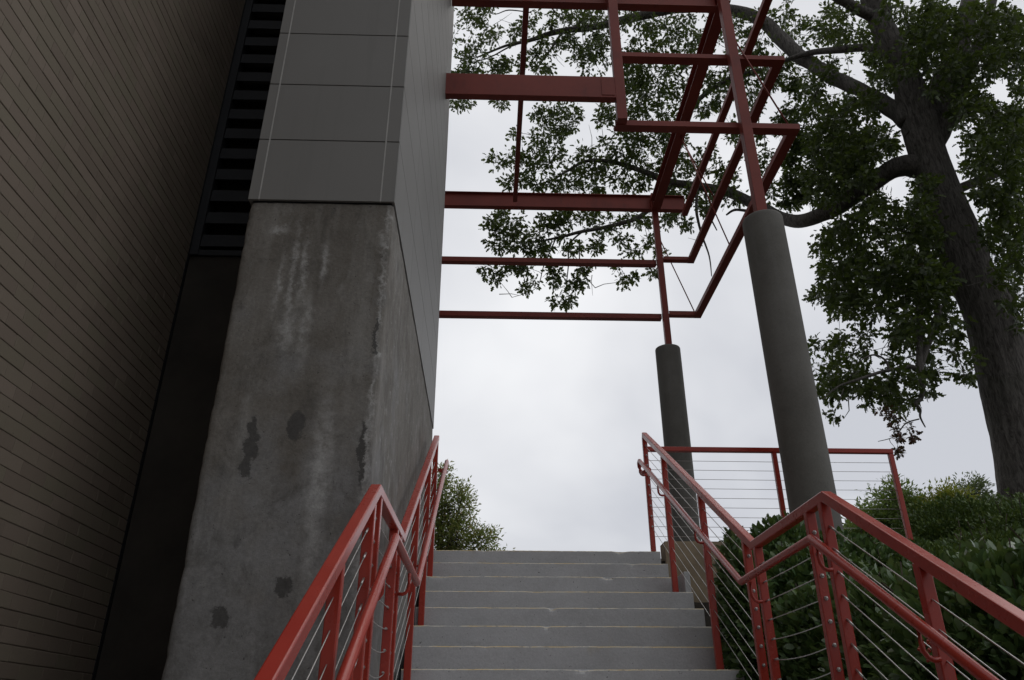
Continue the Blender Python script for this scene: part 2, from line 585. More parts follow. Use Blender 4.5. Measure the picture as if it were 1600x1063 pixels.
def step_mesh(y0, z0, depth, xl, xr, chips, seed, drop=None):
    """one cast step: riser at y0, tread at z0, nosing chamfer with chips"""
    b = MB()
    drop = drop or RI + 0.012
    n = 150
    prof = [(0.004, -drop), (0.0015, -drop * 0.66), (0, -drop * 0.33), (0, -0.030), (0.0008, -0.0078), (0.0075, -0.0010), (0.035, 0), (depth, 0)]
    rows = []
    for i in range(n + 1):
        x = xl + (xr - xl) * i / n
        ed = 0.0014 * fbm(x * 2.2, seed * 3.1, 0.3) + 0.0014 * fbm(x * 17, seed, 7.7)
        rows.append([])
        for j, (py, pz) in enumerate(prof):
            dy, dz = 0.0014 * fbm(x * 5, pz * 8, seed), 0
            if j in (3, 4, 5, 6):
                dz += ed
            for cx, cw, cd in chips:
                g = math.exp(-((x - cx) / cw) ** 2) * (0.75 + 0.5 * fbm(x * 30, seed, j))
                if j == 3:
                    dy += cd * g * 0.35
                elif j == 4:
                    dy += cd * g
                    dz -= cd * g * 0.8
                elif j == 5:
                    dy += cd * g
                    dz -= cd * g * 0.8
                elif j == 6:
                    dz -= cd * g * 0.12
            rows[-1].append((x, y0 + py + dy, z0 + pz + dz))
    k = len(prof)
    vs = [p for r in rows for p in r]
    for j in range(k - 1):
        fs = [(i * k + j, (i + 1) * k + j, (i + 1) * k + j + 1, i * k + j + 1) for i in range(n)]
        o = len(b.v)
        if j == 0:
            b.add(vs, fs, 0)
        else:
            for f in fs:
                b.f.append(list(f))
                b.mi.append(1 if j == 4 else 0)
                b.sm.append(False)
    # ends
    for x, flip in ((xl, False), (xr, True)):
        e = [(x, y0 + 0.006, z0 - drop - 0.3), (x, y0 + depth, z0 - drop - 0.3), (x, y0 + depth, z0 - 0.001), (x, y0 + 0.006, z0 - 0.006)]
        b.add(e, [(0, 3, 2, 1) if not flip else (0, 1, 2, 3)], 0)
    return b


stairs = thing('concrete_staircase', 'wide grey painted concrete staircase climbing between two red cable railings', 'staircase', (0.6, 4.4, -1.68))
CH = {0: [(-0.03, 0.03, 0.008), (1.30, 0.05, 0.020)], 1: [(1.36, 0.025, 0.012)], 2: [(1.08, 0.05, 0.026), (-0.42, 0.10, 0.010)], 3: [(0.42, 0.06, 0.006)],
      4: [(0.53, 0.028, 0.022)], 5: [(0.46, 0.02, 0.016)], 6: [(0.0, 0.03, 0.008)], 7: [(0.66, 0.05, 0.018)], 8: [(-0.48, 0.07, 0.02)]}
for k in range(10):
    xr = 1.69 if k < 3 else XR - 0.002 * (k % 2)
    step_mesh(YT - k * TR, ZT - k * RI, TR + 0.006 if k else 0.365, XL + 0.002 * (k % 2), xr, CH.get(k, []), k + 1).build('step', [M['step'], M['nosing']], stairs)
ZL, YL = ZT - 10 * RI, 3.69
b = step_mesh(YL, ZL, YT - 9 * TR - YL + 0.006, XL + 0.001, XR + 0.004, [(0.4, 0.05, 0.012)], 20)
b.build('landing', [M['step'], M['nosing']], stairs)
for j in range(1, 9):
    step_mesh(YL - j * TR, ZL - j * RI, TR + 0.006, XL + 0.002 * (j % 2), XR - 0.002 * (j % 2), [(random.uniform(-0.4, 1.6), 0.03, 0.012)], 30 + j).build('step', [M['step'], M['nosing']], stairs)
# small raised block on the outer end of the third tread
b = MB()
b.box(1.700, 1.752, YT - 3 * TR + 0.03, YT - 2 * TR + 0.25, ZT - 3 * RI - 0.02, ZT - 2 * RI + 0.004)
b.build('end_block', M['step'], stairs, 0.006)


# ------------------------------------------------------------------ railings
def slope_z(line, y):
    return float(np.interp(y, [p[0] for p in line], [p[1] for p in line]))


def rail_line(bends, slope, y_near, y_far):
    (ya, za), (yb, zb) = bends
    return [(y_near, za - slope * (ya - y_near)), (ya, za), (yb, zb), (y_far, zb + slope * (y_far - yb))]


def make_railing(name, label, X, side, top, hand, posts, base_of, hx):
    """side: +1 when the walking side lies towards +X"""
    T = thing(name, label, 'railing', (X, 3.6, ZL))
    b = MB()
    pts = [(X, y, z) for y, z in top]
    b.sweep(pts, rect(0.051, 0.051))
    b.build('top_rail', M['red'], T, 0.006)
    # handrail tube with its return to the end post
    b = MB()
    hp = [(hx, y, z) for y, z in hand]
    ye, ze = hand[-1]
    ret = [(hx, ye + 0.035, ze - 0.012), (hx - side * 0.006, ye + 0.055, ze - 0.05), (hx - side * 0.012, ye + 0.04, ze - 0.10),
           (hx - side * 0.02, ye - 0.02, ze - 0.135), (hx - side * 0.035, ye - 0.12, ze - 0.14), (X + side * 0.02, ye - 0.165, ze - 0.14)]
    b.tube(hp + ret, 0.0212, 14)
    b.build('handrail', M['red'], T)
    for py, brk in posts:
        zt = slope_z(top, py) - 0.022
        zb = base_of(py)
        b = MB()
        b.box(X - 0.024, X + 0.024, py - 0.021, py + 0.021, zb, zt)
        p = b.build('post', M['red'], T, 0.004)
        if brk:
            hz = slope_z(hand, py)
            br = MB()
            off = -0.03
            br.tube([(X + side * 0.026, py + off, hz - 0.140), (X + side * 0.05, py + off, hz - 0.143), (hx - side * 0.014, py + off, hz - 0.135),
                     (hx - side * 0.002, py + off, hz - 0.115), (hx, py + off, hz - 0.085), (hx, py + off, hz - 0.03)], 0.0095, 8)
            br.build('handrail_bracket', M['red'], T)
    return T


def cables(T, X, runs, top, n0, nut_ys, posts_parent=None):
    for (ya, yb, sag) in runs:
        for k in range(1, n0 + 1):
            za, zb = slope_z(top, ya) - 0.105 * k - 0.02, slope_z(top, yb) - 0.105 * k - 0.02
            m = 9
            s_ = sag * max(0, k - 4) * 0.006 + 0.002
            pts = []
            for i in range(m + 1):
                t_ = i / m
                pts.append((X + 0.002 * math.sin(k * 3.1), ya + (yb - ya) * t_, za + (zb - za) * t_ - 4 * s_ * t_ * (1 - t_)))
            b = MB()
            b.tube(pts, 0.0026, 6)
            b.build('cable', M['cable'], T)


def nuts(T, X, y, top, n0, dirn):
    """bright acorn nuts on the face of a terminating post, or swaged studs where a cable leaves it"""
    posts = [c for c in T.children if c.name.startswith('post')]
    for k in range(1, n0 + 1):
        z = slope_z(top, y) - 0.105 * k - 0.02
        b = MB()
        b.tube([(X, y - 0.0205, z), (X, y - 0.027, z)], 0.0105, 6, smooth=False)
        b.tube([(X, y - 0.0265, z), (X, y - 0.033, z), (X, y - 0.036, z)], 0.0075, 8, radii=[1, 0.9, 0.4])
        b.build('cable_nut', M['cable'], T)


def studs(T, X, y, dz, top, n0):
    for k in range(1, n0 + 1):
        z = slope_z(top, y) - 0.105 * k - 0.02
        b = MB()
        b.tube([(X, y - 0.020, z - dz * 0.020), (X, y - 0.075, z - dz * 0.075)], 0.0052, 8)
        b.build('cable_stud', M['cable'], T)


# right-hand railing
topR = rail_line([(3.600, 1.000), (4.715, 1.000)], 0.607, 1.15, 7.50)
handR = rail_line([(3.665, 0.812), (4.80, 0.800)], 0.600, 1.0, 7.56)


def baseR(y):
    if y > 7.59:
        return ZT
    if y > 5.08:
        k = math.ceil((YT - y) / TR - 1e-6)
        return ZT - k * RI
    if y > YL:
        return ZL
    return ZL - math.ceil((YL - y) / TR - 1e-6) * RI


postsR = [(7.625, 1), (6.86, 1), (5.76, 1), (4.86, 0), (4.66, 1), (3.83, 0), (3.645, 1), (2.91, 1), (2.05, 1), (1.3, 1)]
XRr = 1.63
topR = topR[:-1] + [(7.62, topR[-1][1] + 0.607 * 0.12)]
railR = make_railing('stair_railing', 'red cable railing on the right side of the stairs against the leafy shrubs', XRr, -1, topR, handR, postsR, baseR, XRr - 0.082)
cables(railR, XRr, [(1.3, 3.645, 0), (3.83, 4.66, 1.4), (4.86, 7.60, 0)], topR, 9, None)
for y in (3.83, 4.86, 7.605):
    nuts(railR, XRr, y, topR, 9, -1)
studs(railR, XRr, 3.645, 0.607, topR, 9)
studs(railR, XRr, 4.66, 0.0, topR, 9)

# left-hand railing
topL = rail_line([(3.500, 0.985), (4.665, 1.020)], 0.600, 1.15, 7.26)
handL = rail_line([(3.690, 0.808), (4.985, 0.812)], 0.610, 1.0, 7.72)
postsL = [(7.20, 1), (6.46, 1), (5.55, 1), (4.50, 1), (4.30, 0), (3.56, 0), (3.38, 1), (2.75, 1), (2.0, 1), (1.3, 1)]
XLr = -0.52
railL = make_railing('stair_railing', 'red cable railing on the left side of the stairs along the concrete pier', XLr, 1, topL, handL, postsL, baseR, XLr + 0.082)
cables(railL, XLr, [(1.3, 3.38, 0), (3.56, 4.30, 1.6), (4.50, 7.20, 0)], topL, 9, None)
for y in (3.56, 4.50):
    nuts(railL, XLr, y, topL, 9, -1)
studs(railL, XLr, 3.38, 0.6, topL, 9)
studs(railL, XLr, 4.30, 0.0, topL, 9)

# guard rail along the terrace edge
T = thing('terrace_railing', 'red cable guard rail running along the terrace edge behind the grey columns', 'railing', (3.0, 7.8, 1.68))
YG = 7.80
b = MB()
b.sweep([(1.66, YG, 2.665), (4.345, YG, 2.665)], rect(0.055, 0.05))
b.build('top_rail', M['red'], T, 0.005)
for px in (3.05, 4.318):
    b = MB()
    b.box(px - 0.025, px + 0.025, YG - 0.022, YG + 0.022, 1.66 if px < 4 else 1.72, 2.640)
    b.build('post', M['red'], T, 0.004)
for k in range(1, 10):
    b = MB()
    z = 2.64 - 0.100 * k
    b.tube([(1.66, YG, z), (3.05, YG, z - 0.003), (4.318, YG, z)], 0.0026, 6)
    b.build('cable', M['cable'], T)

# low tan wall that carries the terrace edge
b = MB()
xs = np.linspace(1.765, 4.42, 40)
vs, fs = [], []
zs = np.linspace(0.3, 1.672, 16)
for z in zs:
    for x in xs:
        vs.append((x, 7.70 + 0.004 * fbm(x * 2, z * 2, 1), z))
n = len(xs)
fs = [(j * n + i, j * n + i + 1, (j + 1) * n + i + 1, (j + 1) * n + i) for j in range(15) for i in range(n - 1)]
b.add(vs, fs)
b.box(1.765, 4.42, 7.7045, 7.92, 0.3, 1.670)
tag(b.build('low_wall', M['tan']), 'low tan rendered wall below the terrace rail beside the top steps', 'wall')

# ------------------------------------------------------------------ pier building
XF, YF, YB, XB = -0.61, 3.92, 5.12, -2.35
bld = thing('pier_building', 'square concrete pier clad in grey panels standing left of the stairs', 'building', (-1.05, 5.9, -1.68))


def pier():
    b = MB()
    x0, x1, y0, y1 = -1.502, -0.617, YF, 7.93
    prof = []
    r = 0.014

    def seg(p, q, n):
        for i in range(n):
            t_ = i / n
            prof.append((p[0] + (q[0] - p[0]) * t_, p[1] + (q[1] - p[1]) * t_))
    seg((x0, YB + 0.1), (x0, y0 + r), 16)
    seg((x0, y0 + r), (x0 + r, y0), 3)
    seg((x0 + r, y0), (x1 - r, y0), 32)
    seg((x1 - r, y0), (x1, y0 + r), 4)
    seg((x1, y0 + r), (x1, y1), 70)
    seg((x1, y1), (x0, y1), 4)
    prof.append((x0, y1))
    zs = list(np.linspace(-1.9, 2.917, 130))
    vs = []
    n = len(prof)
    for z in zs:
        for (px, py) in prof:
            nx = (1 if px > x1 - r * 1.5 else (-1 if px < x0 + r * 1.5 else 0))
            ny = -1 if py < y0 + r * 1.5 else 0
            edge = nx != 0 and ny != 0
            d = 0.0022 * fbm(px * 3, py * 3, z * 3)
            if edge:
                d -= 0.006 * max(0, fbm(px * 2, z * 9, 4.0)) + 0.003 * abs(fbm(1, 2, z * 30))
            if z > 2.87:
                d -= 0.006 * abs(fbm(px * 12, py * 12, z * 20))
            vs.append((px + nx * d, py + ny * d, z))
    m = len(zs)
    fs = [(j * n + i, j * n + (i + 1), (j + 1) * n + (i + 1), (j + 1) * n + i) for j in range(m - 1) for i in range(n - 1)]
    b.add(vs, fs, 0, True)
    b.add([vs[(m - 1) * n + i] for i in range(n)], [tuple(range(n))])
    b.build('concrete_base', M['pier'], bld)


pier()
ZC, DZC, NR = 2.925, 0.483, 19
b = MB()
b.box(-1.485, XF - 0.0185, YF + 0.003, 7.94, 2.9195, ZC + NR * DZC)
b.build('backing_frame', M['black'], bld)
b = MB()
seal = MB()
g = 0.0035
fx = [-1.515, -1.448, -0.698, XF - 0.001]
ry = [YF - 0.019, 5.0, 6.1, 7.2, 7.965]
for r_ in range(NR):
    z0, z1 = ZC + r_ * DZC + g, ZC + (r_ + 1) * DZC - g
    for a, c in zip(fx, fx[1:]):
        e0 = 0 if a == fx[0] else 0.003
        e1 = 0 if c == fx[-1] else 0.003
        b.box(a + e0, c - e1, YF - 0.020, YF - 0.002, z0, z1)
    for a, c in zip(ry, ry[1:]):
        b.box(XF - 0.018, XF, (a + 0.002) if a != ry[0] else a + 0.0195, c - 0.002, z0, z1)
    b.box(-1.515, -1.49, YF, YB + 0.16, z0, z1)
b.build('cladding_panels', M['panel'], bld, 0.0015, 1)
for x in fx[1:3]:
    seal.box(x - 0.0042, x + 0.0042, YF - 0.0215, YF - 0.004, ZC + 0.004, ZC + NR * DZC)
seal.build('panel_joint_strip', M['sealant'], bld)
# recess: back wall with shade put into its colour, louvre above
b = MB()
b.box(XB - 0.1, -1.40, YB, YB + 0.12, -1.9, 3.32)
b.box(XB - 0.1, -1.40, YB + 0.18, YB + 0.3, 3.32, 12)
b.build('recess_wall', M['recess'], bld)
lou = MB()
lou.box(XB + 0.003, XB + 0.066, YB - 0.03, YB + 0.10, 3.285, 12)
lou.box(XB - 0.012, XB + 0.002, YB - 0.045, YB + 0.10, -1.9, 12)
lou.box(XB + 0.066, -1.46, YB - 0.02, YB + 0.10, 3.285, 3.335)
lo = lou.build('louvre_frame', M['louver'], bld, 0.003)
sl = MB()
z = 3.375
while z < 11.8:
    # blade falling outwards
    p = [(YB - 0.010, z), (YB - 0.004, z + 0.112), (YB + 0.095, z + 0.170), (YB + 0.100, z + 0.158), (YB + 0.004, z + 0.102), (YB - 0.002, z)]
    vs = [(x, y, zz) for x in (XB + 0.064, -1.45) for (y, zz) in p]
    k = 6
    sl.add(vs, [tuple(range(k))[::-1], tuple(range(k, 2 * k))] + [(i, (i + 1) % k, k + (i + 1) % k, k + i) for i in range(k)])
    z += 0.219
sl.build('louvre_blades', M['louver'], lo)
# rear block that the far beams run into
b = MB()
b.box(-6.0, -1.7, 8.0, 16.5, 1.4, 12)
b.build('rear_block', M['panel'], bld)

# ------------------------------------------------------------------ brick wall
def brick_wall():
    X = XB
    b = MB()
    b.box(X - 0.25, X - 0.0052, -3.2, YB + 0.3, -1.9, 9.6, 1)
    C, Lb = 0.0766, 0.23
    n = int(11.4 / C)
    for c in range(n):
        z0 = -1.85 + c * C
        z1 = z0 + C - 0.0040
        y = -3.2 - (Lb / 2 if c % 2 else 0)
        wav = 0.0012 * fbm(c * 0.7, 0, 0)
        while y < YB - 0.02:
            y0, y1 = y + 0.0004, min(y + Lb - 0.0004, YB - 0.004)
            if y1 - y0 > 0.03:
                o = random.gauss(0, 0.0006)
                h = 0.0026
                t1, t2 = random.gauss(0, 0.0007), random.gauss(0, 0.0007)
                zz0, zz1 = z0 + t1 + wav, z1 + t2 + wav
                xb, xf = X - 0.008, X + o
                vs = [(xb, y0, zz0), (xb, y1, zz0), (xb, y1, zz1), (xb, y0, zz1),
                      (xf - 0.0022, y0, zz0), (xf - 0.0022, y1, zz0), (xf - 0.0022, y1, zz1), (xf - 0.0022, y0, zz1),
                      (xf, y0 + h * 0.4, zz0 + h), (xf, y1 - h * 0.4, zz0 + h), (xf, y1 - h * 0.4, zz1 - h), (xf, y0 + h * 0.4, zz1 - h)]
                fs = [(8, 9, 10, 11)]
                for i in range(4):
                    j = (i + 1) % 4
                    fs += [(i, j, 4 + j, 4 + i), (4 + i, 4 + j, 8 + j, 8 + i)]
                b.add(vs, fs)
            y += Lb
    tag(b.build('brick_wall', [M['brick'], M['mortar']]), 'tall brown painted brick wall at the far left of the stairs', 'wall')


brick_wall()

# ------------------------------------------------------------------ round columns
def column(cx, cy, r, z0, z1, label):
    b = MB()
    zs = [z0] + list(np.linspace(z0 + 0.2, z1 - 0.05, 20)) + [z1 - 0.02, z1 - 0.006, z1]
    rs = [r] * 21 + [r, r - 0.006, r - 0.02]
    n = 64
    vs = [((rr + 0.0012 * fbm(cx + math.cos(a) * 2, math.sin(a) * 2, z)) * math.cos(a) + cx, (rr + 0.0012 * fbm(cx + math.cos(a) * 2, math.sin(a) * 2, z)) * math.sin(a) + cy, z)
          for z, rr in zip(zs, rs) for a in [2 * math.pi * i / n for i in range(n)]]
    m = len(zs)
    b.add(vs, [(j * n + i, j * n + (i + 1) % n, (j + 1) * n + (i + 1) % n, (j + 1) * n + i) for j in range(m - 1) for i in range(n)], 0, True)
    b.add(vs[-n:], [tuple(range(n))])
    o = b.build('concrete_column', M['column'])
    return tag(o, label, 'column', 'round columns carrying the red steel frame')


YN, YFr, XP = 7.25, 12.25, 3.14
column(XP, YN, 0.227, 0.5, 5.28, 'thick near grey round concrete column rising from the shrubs under the red frame')
column(XP + 0.03, YFr, 0.222, 1.5, 6.07, 'smaller far grey round concrete column behind the railing at the stair top')

# ------------------------------------------------------------------ red steel frame
fr = thing('steel_frame', 'dark red steel beam frame reaching from the grey pier to two round columns', 'steel frame', (XP, YN, 5.28))


def beam(x0, x1, y0, y1, z0, z1, name='beam', bev=0.004):
    b = MB()
    b.box(x0, x1, y0, y1, z0, z1)
    return b.build(name, M['steel'], fr, bev)


def channel_x(x0, x1, yc, z0, h, d, t=0.012):
    """flat-laid channel along X: web underneath, lips up"""
    b = MB()
    p = [(-d / 2, 0), (d / 2, 0), (d / 2, h), (d / 2 - t, h), (d / 2 - t, t), (-d / 2 + t, t), (-d / 2 + t, h), (-d / 2, h)]
    vs = [(x, yc + a, z0 + c) for x in (x0, x1) for a, c in p]
    k = 8
    b.add(vs, [(0, 1, 4, 5), (1, 2, 3, 4), (5, 6, 7, 0)], 0)
    b.add([], [])
    o = 0
    b.f += [[8 + i for i in f][::-1] for f in ((0, 1, 4, 5), (1, 2, 3, 4), (5, 6, 7, 0))]
    b.f += [[i, i + 8, (i + 1) % 8 + 8, (i + 1) % 8] for i in range(8)]
    b.mi += [0] * 11
    b.sm += [False] * 11
    return b.build('beam', M['steel'], fr, 0.002, 1)


def channel_y(xc, y0, y1, z0, h, d, t=0.012):
    b = MB()
    p = [(-d / 2, 0), (d / 2, 0), (d / 2, h), (d / 2 - t, h), (d / 2 - t, t), (-d / 2 + t, t), (-d / 2 + t, h), (-d / 2, h)]
    vs = [(xc + a, y, z0 + c) for y in (y0, y1) for a, c in p]
    b.add(vs, [], 0)
    b.f += [list(f)[::-1] for f in ((0, 1, 4, 5), (1, 2, 3, 4), (5, 6, 7, 0))]
    b.f += [[8 + i for i in f] for f in ((0, 1, 4, 5), (1, 2, 3, 4), (5, 6, 7, 0))]
    b.f += [[i, (i + 1) % 8, (i + 1) % 8 + 8, i + 8] for i in range(8)]
    b.mi += [0] * 14
    b.sm += [False] * 14
    return b.build('beam', M['steel'], fr, 0.002, 1)


def ibeam(p0, p1, axis, z0, z1, w, t=0.012, tw=0.016):
    b = MB()
    a0, a1 = p0, p1
    if axis == 'x':
        (x0, x1, yc) = (p0[0], p1[0], p0[1])
        b.box(x0, x1, yc - w / 2, yc + w / 2, z0, z0 + t)
        b.box(x0, x1, yc - w / 2, yc + w / 2, z1 - t, z1)
        b.box(x0, x1, yc - tw / 2, yc + tw / 2, z0 + t, z1 - t)
    else:
        (xc, y0, y1) = (p0[0], p0[1], p1[1])
        b.box(xc - w / 2, xc + w / 2, y0, y1, z0, z0 + t)
        b.box(xc - w / 2, xc + w / 2, y0, y1, z1 - t, z1)
        b.box(xc - tw / 2, xc + tw / 2, y0, y1, z0 + t, z1 - t)
    return b.build('beam', M['steel'], fr)


XO = 3.795
# posts
beam(XP - 0.062, XP + 0.062, YN - 0.055, YN + 0.055, 5.277, 11.5, 'post')
beam(XP + 0.0, XP + 0.11, YFr - 0.05, YFr + 0.05, 6.065, 9.50, 'post')
beam(1.535, 1.66, YN - 0.052, YN + 0.052, 6.745, 11.5, 'post')
# near plane
beam(XF - 0.02, 1.533, YN - 0.055, YN + 0.045, 7.085, 7.435)
b = MB()
b.box(1.36, 1.52, YN - 0.062, YN - 0.056, 7.12, 7.40)
b.build('end_plate', M['steel'], fr)
yq = YN + 0.118
channel_x(1.52, 3.86, yq, 6.735, 0.085, 0.125)
channel_x(1.662, 3.86, yq, 7.925, 0.075, 0.13)
ibeam((-0.60, yq), (3.07, yq), 'x', 8.93, 9.30, 0.12)
# the ring legs running away from the viewer
channel_y(XO, YN + 0.184, YFr + 0.062, 6.737, 0.083, 0.128)
channel_y(XO, YN + 0.186, YFr + 0.062, 7.927, 0.073, 0.128)
channel_y(XO, YN - 0.6, YFr + 0.062, 9.03, 0.083, 0.11)
ibeam((XP + 0.055, YN + 0.06), (XP + 0.055, YFr - 0.06), 'y', 9.05, 9.30, 0.17)
beam(0.40, 0.485, YN - 0.6, YFr - 0.06, 9.20, 9.30)
# far plane
channel_x(-1.75, XP - 0.005, YFr + 0.1, 6.71, 0.10, 0.12)
channel_x(XP + 0.112, XO - 0.066, YFr, 6.737, 0.083, 0.12)
channel_x(-1.75, XP - 0.005, YFr + 0.1, 7.88, 0.10, 0.13)
channel_x(XP + 0.112, XO - 0.066, YFr, 7.93, 0.073, 0.12)
ibeam((-1.75, YFr + 0.115), (XO + 0.05, YFr + 0.115), 'x', 9.19, 9.53, 0.12)


def rod(p, q, r=0.011):
    b = MB()
    b.tube([p, q], r, 8)
    b.build('tie_rod', M['steel'], fr)


rod((XP + 0.05, YN + 0.02, 8.30), (XO - 0.02, YN + 0.13, 6.80))
rod((XP + 0.06, 10.05, 9.06), (XO - 0.03, 10.05, 6.80))
rod((XP + 0.06, 10.08, 9.06), (XO - 0.03, 10.4, 7.97))
rod((XP + 0.06, YFr, 8.55), (XO - 0.03, YFr + 0.03, 6.80))

# ------------------------------------------------------------------ leaves
def leaf_template(kind):
    if kind == 'oak':
        o = [(0, 0.0), (0.08, 0.16), (0.30, 0.24), (0.14, 0.38), (0.36, 0.55), (0.15, 0.64), (0.20, 0.86), (0, 1.0)]
    elif kind == 'ell':
        o = [(0, 0), (0.19, 0.22), (0.27, 0.5), (0.18, 0.8), (0, 1)]
    else:
        o = [(0, 0), (0.16, 0.45), (0, 1)]
    pts = o + [(-x, y) for x, y in o[1:-1]][::-1]
    return np.array([(x, y, -0.16 * y * y + 0.25 * abs(x)) for x, y in pts])


def leaf_mesh(name, C, D, size, kind, mats, parent=None, mi=None, jitter=0.6, sizes=None):
    """C centres, D preferred directions of the leaf blades, one flat many-sided face per leaf"""
    Tm = leaf_template(kind)
    n, k = len(C), len(Tm)
    d = D + rng.normal(0, jitter, (n, 3))
    d /= np.linalg.norm(d, axis=1)[:, None]
    a = rng.normal(0, 1, (n, 3)) + np.array([0, 0, 0.9])
    s = np.cross(d, a)
    s /= np.linalg.norm(s, axis=1)[:, None] + 1e-9
    u = np.cross(s, d)
    sz = size * rng.uniform(0.65, 1.25, n)
    if sizes is not None:
        sz = sz * sizes
    V = C[:, None, :] + sz[:, None, None] * (s[:, None, :] * Tm[None, :, 0, None] + d[:, None, :] * Tm[None, :, 1, None] + u[:, None, :] * Tm[None, :, 2, None])
    me = bpy.data.meshes.new(name)
    me.vertices.add(n * k)
    me.loops.add(n * k)
    me.polygons.add(n)
    me.vertices.foreach_set('co', V.reshape(-1).astype(np.float32))
    me.loops.foreach_set('vertex_index', np.arange(n * k, dtype=np.int32))
    me.polygons.foreach_set('loop_start', np.arange(0, n * k, k, dtype=np.int32))
    if not isinstance(mats, (list, tuple)):
        mats = [mats]
    for m in mats:
        me.materials.append(m)
    if mi is not None:
        me.polygons.foreach_set('material_index', mi.astype(np.int32))
    me.update(calc_edges=True)
    o = bpy.data.objects.new(name, me)
    COL.objects.link(o)
    if parent:
        o.parent = parent
        o.location = -parent.location
    return o


def smooth_path(pts, radii, n=6):
    P = np.array(pts, float)
    R_ = np.array(radii, float)
    out, rr = [], []
    m = len(P)
    for i in range(m - 1):
        p0, p1, p2, p3 = P[max(i - 1, 0)], P[i], P[i + 1], P[min(i + 2, m - 1)]
        for j in range(n):
            t_ = j / n
            q = 0.5 * ((2 * p1) + (-p0 + p2) * t_ + (2 * p0 - 5 * p1 + 4 * p2 - p3) * t_ ** 2 + (-p0 + 3 * p1 - 3 * p2 + p3) * t_ ** 3)
            out.append(q)
            rr.append(R_[i] + (R_[i + 1] - R_[i]) * t_)
    out.append(P[-1])
    rr.append(R_[-1])
    return np.array(out), np.array(rr)


def limb_tube(b, pts, radii, n=10, wob=0.0):
    P, R_ = smooth_path(pts, radii)
    if wob:
        for i in range(1, len(P)):
            P[i] += wob * R_[i] * np.array([fbm(*(P[i] * 1.7)), fbm(*(P[i] * 1.7 + 9)), 0])
    b.sweep([tuple(p) for p in P], [(math.cos(2 * math.pi * j / n), math.sin(2 * math.pi * j / n)) for j in range(n)], (0.13, 0.31, 0.94) if abs(P[-1][2] - P[0][2]) < abs(P[-1][0] - P[0][0]) else (0.2, 1, 0.05), 0, True, radii=list(R_))
    return P, R_


def depth_of(x):
    return float(np.interp(x, [690, 1000, 1230, 1400, 1600], [13.9, 13.5, 12.6, 10.7, 10.5]))


def px_r(w, p):
    """half of a width w seen in the survey photograph at point p, in metres"""
    return 0.46 * w * float(np.dot(p, _F)) / 1200


